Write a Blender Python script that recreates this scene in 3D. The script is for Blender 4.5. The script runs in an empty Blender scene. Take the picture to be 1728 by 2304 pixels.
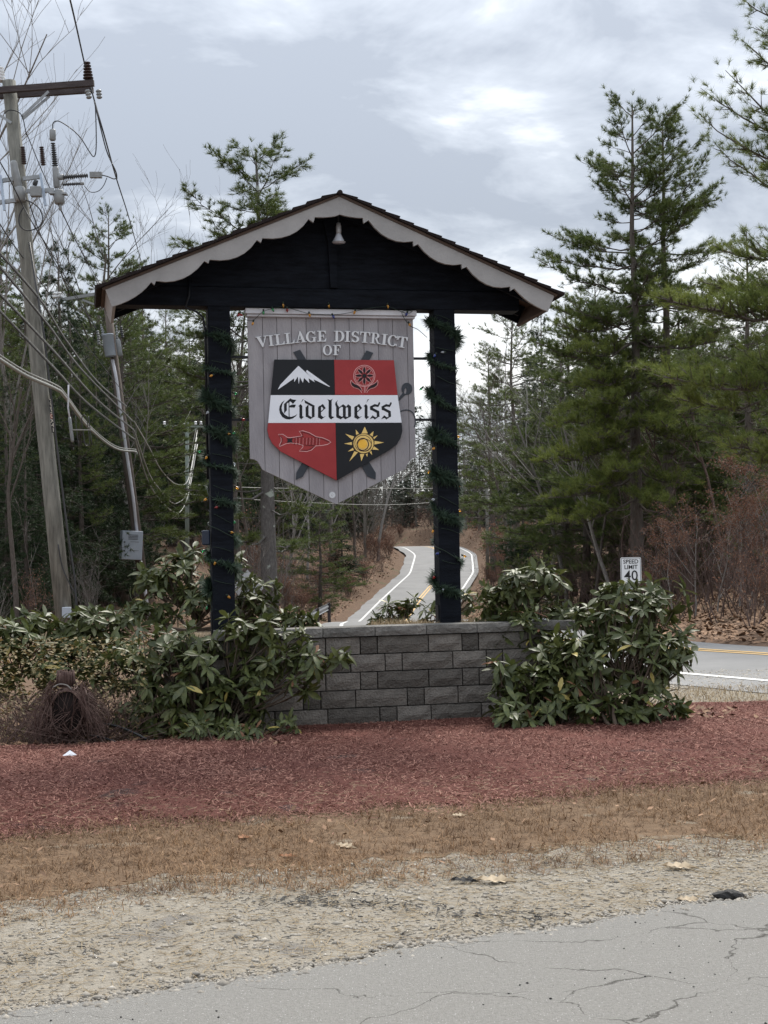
import bpy, math, random
import numpy as np
from mathutils import Vector, Matrix
random.seed(7); rng = np.random.default_rng(11)
SC = bpy.context.scene
COL = SC.collection

# ------------------------------------------------------------------ camera, sky, sun, exposure
F_PX, PITCH, ROLL, EYE = 3196.0, math.radians(1.75), 0.021, 1.5      # focal length in photo pixels (1728 x 2304)
FW = np.array([0, math.cos(PITCH), math.sin(PITCH)]); U0 = np.array([0, -math.sin(PITCH), math.cos(PITCH)]); R0 = np.array([1., 0, 0])
RT = R0*math.cos(ROLL) - U0*math.sin(ROLL); UP = U0*math.cos(ROLL) + R0*math.sin(ROLL); CAM = np.array([0, 0, EYE])
cd = bpy.data.cameras.new('camera'); cam = bpy.data.objects.new('camera', cd); COL.objects.link(cam)
cd.sensor_fit = 'VERTICAL'; cd.sensor_height = 34.6; cd.lens = F_PX/2304*34.6; cd.clip_start = 0.1; cd.clip_end = 3000
m = Matrix.Identity(4)
for i in range(3):
    m[i][0] = RT[i]; m[i][1] = UP[i]; m[i][2] = -FW[i]; m[i][3] = CAM[i]
cam.matrix_world = m; SC.camera = cam

SUN_EL, SUN_AZ = math.radians(50), math.radians(16)     # azimuth clockwise from +Y: ahead of the camera, behind thin cloud
W = bpy.data.worlds.new('World'); SC.world = W; W.use_nodes = True
nt = W.node_tree; N = nt.nodes; L = nt.links; N.clear()
out = N.new('ShaderNodeOutputWorld'); bg = N.new('ShaderNodeBackground'); bg.inputs['Strength'].default_value = 0.1
sky = N.new('ShaderNodeTexSky'); sky.sky_type = 'NISHITA'; sky.sun_disc = False; sky.sun_elevation = SUN_EL; sky.sun_rotation = SUN_AZ
tc = N.new('ShaderNodeTexCoord'); sep = N.new('ShaderNodeSeparateXYZ'); L.new(tc.outputs['Generated'], sep.inputs[0])
def wmath(op, a, b=None, c=None):
    n = N.new('ShaderNodeMath'); n.operation = op
    for i, v in enumerate((a, b, c)):
        if v is None: continue
        if isinstance(v, (int, float)): n.inputs[i].default_value = v
        else: L.new(v, n.inputs[i])
    return n.outputs[0]
zc = wmath('MAXIMUM', sep.outputs[2], 0.0)
den = wmath('ADD', zc, 0.16)
cmb = N.new('ShaderNodeCombineXYZ'); L.new(wmath('DIVIDE', sep.outputs[0], den), cmb.inputs[0]); L.new(wmath('DIVIDE', sep.outputs[1], den), cmb.inputs[1])
def wnoise(scale, detail, rough, dist, off):
    mp = N.new('ShaderNodeMapping'); mp.inputs['Location'].default_value = off; L.new(cmb.outputs[0], mp.inputs[0])
    n = N.new('ShaderNodeTexNoise'); n.inputs['Scale'].default_value = scale; n.inputs['Detail'].default_value = detail
    n.inputs['Roughness'].default_value = rough; n.inputs['Distortion'].default_value = dist; L.new(mp.outputs[0], n.inputs[0]); return n.outputs[0]
n1 = wnoise(0.9, 6, 0.55, 0.4, (3.1, 1.7, 0)); n2 = wnoise(3.0, 6, 0.6, 0.35, (8.2, 4.4, 2))
mixn = wmath('ADD', wmath('MULTIPLY', n1, 0.60), wmath('MULTIPLY', n2, 0.40))
lowb = wmath('MULTIPLY', wmath('SUBTRACT', 1.0, wmath('MINIMUM', wmath('MULTIPLY', zc, 4.0), 1.0)), 0.15)   # thinner cloud towards the horizon
ramp = N.new('ShaderNodeValToRGB'); L.new(wmath('ADD', mixn, lowb), ramp.inputs[0])
e = ramp.color_ramp.elements
e[0].position = 0.43; e[0].color = (0.235, 0.258, 0.296, 1); e[1].position = 0.66; e[1].color = (0.76, 0.76, 0.745, 1)
e2 = ramp.color_ramp.elements.new(0.50); e2.color = (0.340, 0.366, 0.405, 1)
e3 = ramp.color_ramp.elements.new(0.565); e3.color = (0.545, 0.565, 0.585, 1)
gain = wmath('ADD', 4.1, wmath('MULTIPLY', zc, 10.0))         # an overcast sky is brighter towards the zenith
vm = N.new('ShaderNodeVectorMath'); vm.operation = 'SCALE'; L.new(ramp.outputs[0], vm.inputs[0]); L.new(gain, vm.inputs['Scale'])
mx = N.new('ShaderNodeMix'); mx.data_type = 'RGBA'; mx.inputs[0].default_value = 0.96
L.new(sky.outputs[0], mx.inputs[6]); L.new(vm.outputs[0], mx.inputs[7])
L.new(mx.outputs[2], bg.inputs[0]); L.new(bg.outputs[0], out.inputs[0])

sl = bpy.data.lights.new('sun', 'SUN'); sl.energy = 1.5; sl.angle = math.radians(14); sl.color = (1, 0.95, 0.87)
sun = bpy.data.objects.new('sun', sl); COL.objects.link(sun)
sd = Vector((math.sin(SUN_AZ)*math.cos(SUN_EL), math.cos(SUN_AZ)*math.cos(SUN_EL), math.sin(SUN_EL)))
sun.rotation_euler = sd.to_track_quat('Z', 'Y').to_euler(); sun.location = sd*50
vs = SC.view_settings; vs.view_transform = 'Standard'; vs.look = 'None'; vs.gamma = 1; vs.use_curve_mapping = False; vs.exposure = 1.65
SC.cycles.use_denoising = True
SC.cycles.max_bounces = 6; SC.cycles.transparent_max_bounces = 6

# ------------------------------------------------------------------ measuring helpers (photo pixel -> place)
def ray(px, py): return FW + RT*(px-864)/F_PX - UP*(py-1152)/F_PX
def at(px, py, Y):
    d = ray(px, py); return CAM + d*(Y/d[1])
def on_ground(px, py, z=0.0):
    d = ray(px, py); return CAM + d*((z-EYE)/d[2])
YAW = math.radians(12); EX = np.array([math.cos(YAW), math.sin(YAW), 0]); EY = np.array([-math.sin(YAW), math.cos(YAW), 0])
S0 = np.array([-0.453, 12.7, 0])
def sp(px, py, dep=0.0):            # photo pixel -> (u, z) on the vertical plane of the sign shelter, dep metres behind the posts
    d = ray(px, py); t = (EY@(S0-CAM)+dep)/(EY@d); X = CAM+d*t-S0
    return float(EX@X), float(X[2])
def pix(X):
    v = np.array(X, float)-CAM; return 864+F_PX*(v@RT)/(v@FW), 1152-F_PX*(v@UP)/(v@FW)
def zoomer(ox, oy, s): return lambda x, y: (ox+x/s, oy+y/s)

# ------------------------------------------------------------------ material helper
def lin(r, g, b): return tuple(((c/255)/12.92 if c/255 <= .04045 else ((c/255+.055)/1.055)**2.4) for c in (r, g, b))
MATS = {}
def mat(name, c1, c2=None, rough=0.7, scale=8.0, detail=5, spec=0.4, bump=0.0, bscale=None, attr=None, rand=0.0, metal=0.0, stretch=None, trans=0.0, emit=None, spots=None, sub=0.0, contrast=0.5, objr=0.0):
    if name in MATS: return MATS[name]
    M = bpy.data.materials.new(name); M.use_nodes = True; t = M.node_tree; n = t.nodes; l = t.links
    b = n['Principled BSDF']; b.inputs['Roughness'].default_value = rough; b.inputs['Specular IOR Level'].default_value = spec; b.inputs['Metallic'].default_value = metal
    if trans: b.inputs['Transmission Weight'].default_value = trans
    tc_ = n.new('ShaderNodeTexCoord'); vec = tc_.outputs['Object']
    if stretch:
        mp_ = n.new('ShaderNodeMapping'); mp_.inputs['Scale'].default_value = stretch; l.new(vec, mp_.inputs[0]); vec = mp_.outputs[0]
    col = None
    if c2 is not None:
        if attr:
            a = n.new('ShaderNodeAttribute'); a.attribute_name = attr; fac = a.outputs['Fac']
        else:
            nz = n.new('ShaderNodeTexNoise'); nz.inputs['Scale'].default_value = scale; nz.inputs['Detail'].default_value = detail; nz.inputs['Roughness'].default_value = .62; l.new(vec, nz.inputs[0])
            mr = n.new('ShaderNodeMapRange'); mr.inputs[1].default_value = .5-contrast*.4; mr.inputs[2].default_value = .5+contrast*.4; l.new(nz.outputs[0], mr.inputs[0]); fac = mr.outputs[0]
        mixc = n.new('ShaderNodeMix'); mixc.data_type = 'RGBA'; l.new(fac, mixc.inputs[0]); mixc.inputs[6].default_value = (*c1, 1); mixc.inputs[7].default_value = (*c2, 1); col = mixc.outputs[2]
    if spots:      # (colour, scale, threshold): blotches with a shape of their own
        nz2 = n.new('ShaderNodeTexNoise'); nz2.inputs['Scale'].default_value = spots[1]; nz2.inputs['Detail'].default_value = 3; l.new(tc_.outputs['Object'], nz2.inputs[0])
        mr2 = n.new('ShaderNodeMapRange'); mr2.inputs[1].default_value = spots[2]; mr2.inputs[2].default_value = spots[2]+.06; l.new(nz2.outputs[0], mr2.inputs[0])
        m3 = n.new('ShaderNodeMix'); m3.data_type = 'RGBA'; l.new(mr2.outputs[0], m3.inputs[0]); m3.inputs[7].default_value = (*spots[0], 1)
        if col: l.new(col, m3.inputs[6])
        else: m3.inputs[6].default_value = (*c1, 1)
        col = m3.outputs[2]
    if objr:       # piece-to-piece difference
        oi = n.new('ShaderNodeObjectInfo'); mr3 = n.new('ShaderNodeMapRange'); mr3.inputs[3].default_value = 1-objr; mr3.inputs[4].default_value = 1+objr; l.new(oi.outputs['Random'], mr3.inputs[0])
        hs = n.new('ShaderNodeHueSaturation'); l.new(mr3.outputs[0], hs.inputs['Value'])
        if col: l.new(col, hs.inputs['Color'])
        else: hs.inputs['Color'].default_value = (*c1, 1)
        col = hs.outputs[0]
    if col: l.new(col, b.inputs['Base Color'])
    else: b.inputs['Base Color'].default_value = (*c1, 1)
    if bump:
        nb = n.new('ShaderNodeTexNoise'); nb.inputs['Scale'].default_value = bscale or scale*3; nb.inputs['Detail'].default_value = 6; l.new(vec, nb.inputs[0])
        bp = n.new('ShaderNodeBump'); bp.inputs['Strength'].default_value = min(1, bump); bp.inputs['Distance'].default_value = .02; l.new(nb.outputs[0], bp.inputs['Height']); l.new(bp.outputs[0], b.inputs['Normal'])
    if emit: b.inputs['Emission Color'].default_value = (*emit[0], 1); b.inputs['Emission Strength'].default_value = emit[1]
    if sub:      # thin leaves let light through
        tr = n.new('ShaderNodeBsdfTranslucent'); ms = n.new('ShaderNodeMixShader'); ms.inputs[0].default_value = sub
        if col: l.new(col, tr.inputs[0])
        else: tr.inputs[0].default_value = (*c1, 1)
        l.new(b.outputs[0], ms.inputs[1]); l.new(tr.outputs[0], ms.inputs[2]); l.new(ms.outputs[0], n['Material Output'].inputs[0])
    MATS[name] = M; return M

M_asphalt = mat('old asphalt', (.185, .178, .165), (.340, .328, .305), .95, 70, 10, .12, .8, 220, contrast=1.0)
M_road = mat('road asphalt', (.135, .134, .133), (.225, .222, .218), .85, .55, 12, .3, .2, 60, contrast=.8)
M_white = mat('white road paint', (.66, .66, .64), (.40, .40, .39), .7, 3, 10, contrast=.8)
M_yellow = mat('yellow road paint', (.62, .36, .08), (.45, .3, .12), .7, 6)
M_gravel = mat('sandy gravel', (.185, .165, .135), (.335, .302, .25), .95, 30, 8, .2, .8, 90, contrast=.9, spots=((.19, .175, .155), 1.7, .60))
M_grasssoil = mat('dead turf', (.080, .052, .033), (.22, .150, .095), .95, 9, 12, .1, .8, 70, contrast=.8, spots=((.22, .185, .14), 3.0, .63))
M_mulchsoil = mat('mulch ground', (.085, .034, .028), (.16, .066, .052), .95, 22, 8, .1, .9, 90, spots=((.08, .05, .045), 2.2, .64))
M_forest = mat('forest floor', (.060, .041, .030), (.185, .118, .078), .95, 5.0, 14, .1, .8, 30, contrast=1.0, spots=((.10, .085, .05), .35, .60))
M_mulch = mat('red mulch chips', (.085, .028, .022), (.44, .235, .18), .85, attr='tint', spec=.2)
M_blade = mat('dead grass blades', (.095, .055, .032), (.34, .215, .120), .8, attr='tint', spec=.2, sub=.2)
M_stone = mat('gravel stones', (.15, .135, .115), (.46, .42, .36), .85, attr='tint')
M_litter = mat('fallen leaf litter', (.11, .065, .04), (.34, .21, .13), .85, attr='tint', spec=.2)
M_black = mat('near black stained timber', (.0018, .0026, .0048), (.0090, .0118, .0180), .75, 5, 6, .12, .4, 30, stretch=(1, 1, 6))
M_fascia = mat('grey brown painted fascia', (.235, .230, .230), (.330, .322, .32), .75, 3, 6, bump=.15, bscale=40)
M_shingle = mat('dark brown shingle', (.010, .007, .007), (.028, .021, .020), .95, 60, 4, .2, .6, 200, objr=.2)
M_soffit = mat('brown soffit wood', (.055, .036, .028), (.09, .06, .045), .8, 6)
M_plank = mat('grey painted plank', (.235, .226, .245), (.320, .308, .325), .75, 3.2, 8, .3, .25, 34, stretch=(2.2, 2.2, .7), objr=.09, spots=((.21, .19, .205), 4.5, .69))
M_crown = mat('pale grey moulding', (.46, .465, .50), (.55, .555, .59), .65, 6)
M_letter = mat('pale letter paint', (.58, .60, .63), (.66, .68, .71), .6, 12)
M_wpanel = mat('white panel paint', (.70, .73, .80), (.76, .79, .85), .5, 5)
M_red = mat('red panel paint', (.26, .018, .022), (.33, .030, .032), .5, 3, spec=.35)
M_navy = mat('black panel paint', (.0028, .0042, .0075), (.006, .0082, .013), .5, 3, spec=.3)
M_pink = mat('pink line paint', (.62, .33, .33), rough=.6)
M_dred = mat('dark red line paint', (.085, .008, .012), rough=.6)
M_gold = mat('gold paint', (.78, .42, .035), (.84, .50, .06), .5, 20)
M_pale = mat('straw gold paint', (.76, .54, .18), rough=.55)
M_ski = mat('blue black ski paint', (.018, .024, .034), (.034, .042, .055), .55, 6)
M_pole = mat('weathered utility pole', (.095, .094, .084), (.255, .25, .222), .9, 5, 8, .2, .6, 26, stretch=(3, 3, .35))
M_pole2 = mat('brown utility pole', (.085, .068, .058), (.15, .125, .108), .9, 5, 8, .2, .5, 26, stretch=(3, 3, .35))
M_fpole = mat('green grey treated pole', (.13, .16, .14), (.20, .23, .21), .9, 5, 5, stretch=(3, 3, .4))
M_cross = mat('dark crossarm timber', (.035, .028, .030), (.075, .062, .062), .85, 6, 6, stretch=(.5, 3, 3), bump=.4)
M_galv = mat('galvanised steel', (.20, .215, .23), (.32, .335, .35), .45, 9, metal=.35)
M_grey = mat('grey enamel', (.17, .18, .185), (.25, .26, .265), .5, 8)
M_cabinet = mat('pale grey cabinet paint', (.30, .345, .40), (.36, .40, .46), .5, 4)
M_ribbed = mat('dark grey polymer', (.035, .038, .042), (.06, .062, .066), .6, 20)
M_brownins = mat('brown glazed insulator', (.045, .025, .02), rough=.35)
M_wire = mat('dark wire', (.025, .026, .03), rough=.6)
M_lash = mat('pale aluminium cable', (.30, .30, .275), (.20, .20, .185), .5, 30, metal=.1)
M_lash2 = mat('black cable sheath', (.03, .03, .032), rough=.45)
M_glass = mat('white porcelain', (.72, .73, .74), rough=.25)
M_block = mat('grey split face block', (.060, .056, .053), (.215, .195, .172), .95, 11, 12, .2, 1.0, 55, objr=.42, contrast=1.0, spots=((.150, .118, .090), 2.2, .54))
M_cap = mat('weathered cap stone', (.085, .082, .078), (.21, .20, .185), .95, 10, 10, .2, .9, 40, objr=.12)
M_soil = mat('planter soil', (.07, .05, .035), (.16, .12, .07), .95, 12)
M_rleaf = mat('rhododendron leaf', (0.034, .056, .018), (.115, .128, .036), .52, attr=None, scale=3, spec=.5, sub=.22, objr=.35)
M_rleaf2 = mat('rhododendron leaf mass', (.024, .042, .014), (.140, .150, .040), .52, attr='tint', spec=.5, sub=.22)
M_stem = mat('brown stem', (.075, .055, .04), (.13, .10, .075), .9, 20)
M_bark = mat('grey brown bark', (.060, .050, .043), (.135, .118, .105), .95, 7, 8, .1, .7, 22, stretch=(3, 3, .6))
M_bark_pale = mat('pale grey bark', (.15, .14, .13), (.27, .255, .24), .95, 7, 8, .1, .5, 22, stretch=(3, 3, .6))
M_bark_lichen = mat('bark with lichen', (.075, .07, .068), (.16, .15, .145), .95, 9, 8, .1, .6, 26, spots=((.34, .37, .33), 3.4, .62), stretch=(3, 3, .8))
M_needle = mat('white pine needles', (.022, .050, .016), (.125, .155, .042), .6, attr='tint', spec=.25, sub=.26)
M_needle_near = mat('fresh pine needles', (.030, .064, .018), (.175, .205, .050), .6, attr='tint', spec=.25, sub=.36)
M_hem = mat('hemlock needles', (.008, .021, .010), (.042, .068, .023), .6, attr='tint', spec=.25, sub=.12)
M_twig = mat('bare grey twigs', (.10, .088, .080), (.20, .18, .165), .95, 3)
M_twigb = mat('bare brown twigs', (.075, .052, .045), (.15, .105, .09), .95, 3)
M_beech = mat('dry beech leaves', (.075, .032, .022), (.27, .155, .105), .8, attr='tint', spec=.2, sub=.25)
M_rock = mat('dark boulder', (.035, .034, .034), (.10, .095, .09), .95, 3, 9, .2, .8, 9)
M_bulbs = {c: mat(c+' bulb glass', v, rough=.12, spec=.7, trans=.55) for c, v in dict(red=(.35, .015, .015), green=(.03, .30, .10), amber=(.75, .36, .04), blue=(.02, .05, .30), clear=(.5, .55, .6)).items()}
M_garland = mat('artificial garland', (.012, .030, .018), (.045, .075, .045), .7, attr='tint', sub=.1)
M_cord = mat('dark green cord', (.008, .02, .012), rough=.6)
M_bronze = mat('lamp socket metal', (.30, .30, .31), rough=.5, metal=.3)
M_lamp = mat('silvered lamp glass', (.72, .76, .84), rough=.25, metal=.45)
M_wicker = mat('woven brown vine', (.06, .032, .028), (.15, .10, .085), .9, 12)
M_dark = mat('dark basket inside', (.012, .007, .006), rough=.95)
M_hose = mat('black plastic pipe', (.012, .012, .013), rough=.4)
M_paper = mat('white paper', (.75, .76, .80), rough=.7)
M_oak = mat('pale dry oak leaf', (.33, .255, .165), (.47, .38, .27), .8, 20)
M_oak2 = mat('russet dry leaf', (.20, .085, .035), (.28, .13, .06), .8, 20)
M_char = mat('charred wood', (.008, .008, .008), (.03, .028, .026), .8, 20, bump=.6)
M_signw = mat('reflective white sheeting', (.68, .70, .72), rough=.5)
M_signk = mat('black sign ink', (.008, .008, .01), rough=.5)
M_alu = mat('bare aluminium sign back', (.36, .37, .38), (.44, .45, .46), .45, 5, metal=.3)
M_straw = mat('straw coloured tuft', (.16, .115, .068), (.38, .30, .185), .85, attr='tint', sub=.2)

# cracks in the old asphalt
def add_cracks(M):
    t = M.node_tree; n = t.nodes; l = t.links; b = n['Principled BSDF']; src = b.inputs['Base Color'].links[0].from_socket
    tc_ = n.new('ShaderNodeTexCoord'); nz = n.new('ShaderNodeTexNoise'); nz.inputs['Scale'].default_value = 2.2; nz.inputs['Detail'].default_value = 5; l.new(tc_.outputs['Object'], nz.inputs[0])
    vmx = n.new('ShaderNodeMix'); vmx.data_type = 'RGBA'; vmx.inputs[0].default_value = .32; l.new(tc_.outputs['Object'], vmx.inputs[6]); l.new(nz.outputs[1], vmx.inputs[7])
    mp_ = n.new('ShaderNodeMapping'); mp_.inputs['Rotation'].default_value = (0, 0, -.42); mp_.inputs['Scale'].default_value = (.62, 1.3, 1); l.new(vmx.outputs[2], mp_.inputs[0])
    v = n.new('ShaderNodeTexVoronoi'); v.feature = 'DISTANCE_TO_EDGE'; v.inputs['Scale'].default_value = 2.1; l.new(mp_.outputs[0], v.inputs[0])
    nz3 = n.new('ShaderNodeTexNoise'); nz3.inputs['Scale'].default_value = 3; l.new(tc_.outputs['Object'], nz3.inputs[0])
    wd = n.new('ShaderNodeMapRange'); wd.inputs[1].default_value = .38; wd.inputs[2].default_value = .7; wd.inputs[3].default_value = .001; wd.inputs[4].default_value = .016; l.new(nz3.outputs[0], wd.inputs[0])
    dv = n.new('ShaderNodeMath'); dv.operation = 'DIVIDE'; l.new(v.outputs[0], dv.inputs[0]); l.new(wd.outputs[0], dv.inputs[1])
    cl = n.new('ShaderNodeMath'); cl.operation = 'MINIMUM'; l.new(dv.outputs[0], cl.inputs[0]); cl.inputs[1].default_value = 1
    mm = n.new('ShaderNodeMix'); mm.data_type = 'RGBA'; l.new(cl.outputs[0], mm.inputs[0]); mm.inputs[6].default_value = (.085, .08, .072, 1); l.new(src, mm.inputs[7])
    # pale stone grains in the surface
    vg = n.new('ShaderNodeTexVoronoi'); vg.inputs['Scale'].default_value = 85; l.new(tc_.outputs['Object'], vg.inputs[0])
    mg = n.new('ShaderNodeMapRange'); mg.inputs[1].default_value = .22; mg.inputs[2].default_value = .16; l.new(vg.outputs['Distance'], mg.inputs[0])
    gsel = n.new('ShaderNodeMath'); gsel.operation = 'MULTIPLY'; l.new(mg.outputs[0], gsel.inputs[0])
    sepc = n.new('ShaderNodeSeparateColor'); l.new(vg.outputs['Color'], sepc.inputs[0]); gt = n.new('ShaderNodeMath'); gt.operation = 'GREATER_THAN'; gt.inputs[1].default_value = .72; l.new(sepc.outputs[0], gt.inputs[0]); l.new(gt.outputs[0], gsel.inputs[1])
    mq = n.new('ShaderNodeMix'); mq.data_type = 'RGBA'; l.new(gsel.outputs[0], mq.inputs[0]); l.new(mm.outputs[2], mq.inputs[6]); mq.inputs[7].default_value = (.48, .47, .45, 1)
    l.new(mq.outputs[2], b.inputs['Base Color'])
add_cracks(M_asphalt)

# ------------------------------------------------------------------ mesh helpers
def put(name, me, mt, parent=None, loc=None):
    o = bpy.data.objects.new(name, me); COL.objects.link(o)
    if mt and not me.materials: me.materials.append(mt)
    if parent: o.parent = parent
    if loc is not None: o.location = loc
    return o
def tag(o, label=None, cat=None, group=None, kind=None):
    if label: o['label'] = label
    if cat: o['category'] = cat
    if group: o['group'] = group
    if kind: o['kind'] = kind
    return o
def thing(name, label, cat, loc=(0, 0, 0), rz=0.0, group=None):
    o = bpy.data.objects.new(name, None); COL.objects.link(o); o.empty_display_size = .2
    o.location = loc; o.rotation_euler = (0, 0, rz); return tag(o, label, cat, group)
def np_mesh(name, V, Fc, tint=None, smooth=False):
    V = np.asarray(V, dtype=np.float32); Fc = np.asarray(Fc, dtype=np.int32); k = Fc.shape[1]
    me = bpy.data.meshes.new(name); me.vertices.add(len(V)); me.vertices.foreach_set('co', V.ravel())
    me.loops.add(Fc.size); me.loops.foreach_set('vertex_index', Fc.ravel())
    me.polygons.add(len(Fc)); me.polygons.foreach_set('loop_start', np.arange(0, Fc.size, k, dtype=np.int32)); me.polygons.foreach_set('loop_total', np.full(len(Fc), k, dtype=np.int32))
    if smooth: me.polygons.foreach_set('use_smooth', np.ones(len(Fc), dtype=bool))
    if tint is not None:
        a = me.attributes.new('tint', 'FLOAT', 'POINT'); a.data.foreach_set('value', np.asarray(tint, dtype=np.float32))
    me.update(calc_edges=True); return me
class MB:
    def __init__(s): s.v = []; s.f = []; s.sm = []
    def add(s, V, Fc, smooth=False):
        b = len(s.v); s.v += [tuple(map(float, q)) for q in V]; s.f += [tuple(b+i for i in q) for q in Fc]; s.sm += [smooth]*len(Fc); return s
    def box(s, c, d, R=None):
        x, y, z = (q/2 for q in d); V = [Vector((i*x, j*y, k*z)) for k in (-1, 1) for j in (-1, 1) for i in (-1, 1)]
        if R is not None: V = [R@q for q in V]
        return s.add([q+Vector(c) for q in V], [(0, 2, 3, 1), (4, 5, 7, 6), (0, 1, 5, 4), (2, 6, 7, 3), (0, 4, 6, 2), (1, 3, 7, 5)])
    def prism(s, poly, v0, v1):       # polygon in (u, z), extruded from depth v0 (front) to v1 (back)
        n = len(poly)
        a = sum(poly[i][0]*poly[(i+1) % n][1]-poly[(i+1) % n][0]*poly[i][1] for i in range(n))
        if a < 0: poly = poly[::-1]
        V = [(u, v0, z) for u, z in poly]+[(u, v1, z) for u, z in poly]
        return s.add(V, [tuple(range(n)), tuple(range(2*n-1, n-1, -1))]+[(i, i+n, (i+1) % n+n, (i+1) % n) for i in range(n)])
    def tube(s, pts, r, n=6, cap=True, smooth=True):
        P = [Vector(p) for p in pts]; k = len(P); rr = r if hasattr(r, '__len__') else [r]*k; V = []; a = None
        for i, p in enumerate(P):
            t = (P[min(i+1, k-1)]-P[max(i-1, 0)]).normalized()
            if a is None: a = t.orthogonal().normalized()
            a = (a-t*a.dot(t)).normalized() if (a-t*a.dot(t)).length > 1e-5 else t.orthogonal().normalized()
            b = t.cross(a)
            V += [p+(a*math.cos(2*math.pi*j/n)+b*math.sin(2*math.pi*j/n))*rr[i] for j in range(n)]
        Fc = [(i*n+j, i*n+(j+1) % n, (i+1)*n+(j+1) % n, (i+1)*n+j) for i in range(k-1) for j in range(n)]
        if cap: Fc += [tuple(range(n-1, -1, -1)), tuple(range((k-1)*n, k*n))]
        return s.add(V, Fc, smooth)
    def lathe(s, base, axis, prof, n=12, smooth=True):     # prof: (distance along axis, radius)
        A = Vector(axis).normalized(); return s.tube([Vector(base)+A*h for h, _ in prof], [max(r, 1e-4) for _, r in prof], n, True, smooth)
    def mesh(s, name):
        me = bpy.data.meshes.new(name); me.from_pydata(s.v, [], s.f); me.polygons.foreach_set('use_smooth', s.sm); me.update(); return me
    def build(s, name, mt, parent=None, loc=None, bevel=0):
        o = put(name, s.mesh(name), mt, parent, loc)
        if bevel:
            md = o.modifiers.new('bevel', 'BEVEL'); md.width = bevel; md.segments = 2; md.limit_method = 'ANGLE'; md.angle_limit = .7
        return o
def spline(pts, k=8):      # Catmull-Rom through the points
    P = [np.array(p, float) for p in pts]; P = [2*P[0]-P[1]]+P+[2*P[-1]-P[-2]]; o = []
    for i in range(1, len(P)-2):
        a, b, c, d = P[i-1:i+3]
        for j in range(k):
            t = j/k; o.append(.5*((2*b)+(c-a)*t+(2*a-5*b+4*c-d)*t*t+(3*b-a-3*c+d)*t**3))
    return o+[P[-2]]
def text_mesh(body, size, extrude=.002, bold=0.0):
    cu = bpy.data.curves.new('txt', 'FONT'); cu.body = body; cu.size = size; cu.extrude = extrude; cu.offset = bold; cu.align_x = 'CENTER'; cu.align_y = 'CENTER'; cu.resolution_u = 3
    o = bpy.data.objects.new('txt', cu); COL.objects.link(o); dg = bpy.context.evaluated_depsgraph_get(); dg.update()
    me = bpy.data.meshes.new_from_object(o.evaluated_get(dg)); bpy.data.objects.remove(o); bpy.data.curves.remove(cu)
    return me
def wob(x, s, seed=0.0): return math.sin(x*s+seed)*.5+math.sin(x*s*2.3+seed*1.7+1)*.3+math.sin(x*s*5.1+seed*2.9+2)*.2

# ------------------------------------------------------------------ terrain and road
RY = np.array([-40, 6, 12, 16, 19.76, 21.2, 27, 36, 48, 62, 78, 93, 109, 117, 129, 146, 155, 166, 200.])
RX = np.array([34, 13.2, 9.8, 7.5, 5.34, 4.5, 2.9, 1.9, 1.4, 1.0, .8, 1.15, 2.6, 3.7, 5.2, 6.1, 5.0, 1.5, -16])
RZ = np.array([0, 0, 0, 0, 0, -.02, -.15, -.5, -1.0, -1.45, -2.1, -2.85, -1.9, -1.15, -.2, 1.5, 2.35, 2.5, 1.5])
_yy = np.arange(-40, 200, .5); _k = np.hanning(19); _k /= _k.sum()
def _sm(v): w = np.interp(_yy, RY, v); return np.convolve(np.pad(w, 9, mode='edge'), _k, mode='valid')
_xs, _zs = _sm(RX), _sm(RZ)
def road_x(y): return np.interp(y, _yy, _xs)
def road_z(y): return np.interp(y, _yy, _zs)
def right_half(y): return np.interp(y, [-40, 22, 40], [1.15, 1.15, 3.3])
def ground_z(x, y):
    x = np.asarray(x, float); y = np.asarray(y, float)
    dx = x-road_x(y); zr = road_z(y); le = np.maximum(-dx-4.6, 0); ri = np.maximum(dx-right_half(y)-.5, 0)
    lk = np.interp(y, [0, 24, 35, 60, 75, 140, 170], [0, 0, .05, .13, .40, .42, .3]); rk = np.interp(y, [0, 17, 21, 30, 60, 100, 150], [0, 0, .05, .16, .25, .5, .5])
    far = np.interp(y, [165, 260, 500], [0, 6, 14])
    z = zr+np.minimum(le*lk, np.interp(y, [70, 100, 130, 160], [6, 4.5, 2.2, 1.5])+le*.03)+np.minimum(ri*rk, np.interp(y, [60, 100, 130, 160], [6, 5, 2.4, 1.5])+ri*.04)+far
    bump = .12*np.sin(x*.9+y*.37)*np.sin(y*.61-x*.21)+.06*np.sin(x*2.3)*np.cos(y*1.9)
    amt = np.clip((le+ri)/4, 0, 1)*np.clip((y-20)/6, 0, 1)
    flat = np.clip((18-y)/3, 0, 1)
    return (z+bump*amt)*(1-flat)
gx = np.unique(np.concatenate([np.linspace(-420, -40, 30), np.linspace(-40, -14, 27), np.linspace(-14, 26, 61), np.linspace(26, 60, 24), np.linspace(60, 420, 26)]))
gy = np.unique(np.concatenate([np.linspace(-60, 0, 9), np.linspace(0, 60, 91), np.linspace(60, 180, 90), np.linspace(180, 600, 40)]))
X, Y = np.meshgrid(gx, gy); Z = ground_z(X, Y)
dxr = X-road_x(Y); inr = (dxr > -4.2) & (dxr < right_half(Y)+.35) & (Y < 195); Z = Z-np.where(inr, .16, 0)-np.where(Y < 16, .03, 0)
V = np.stack([X, Y, Z], -1).reshape(-1, 3); nx = len(gx)
ii, jj = np.meshgrid(np.arange(len(gy)-1), np.arange(nx-1), indexing='ij'); b0 = (ii*nx+jj).ravel()
g = put('ground', np_mesh('ground', V, np.stack([b0, b0+1, b0+nx+1, b0+nx], 1), smooth=True), M_forest); tag(g, kind='structure')
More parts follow.
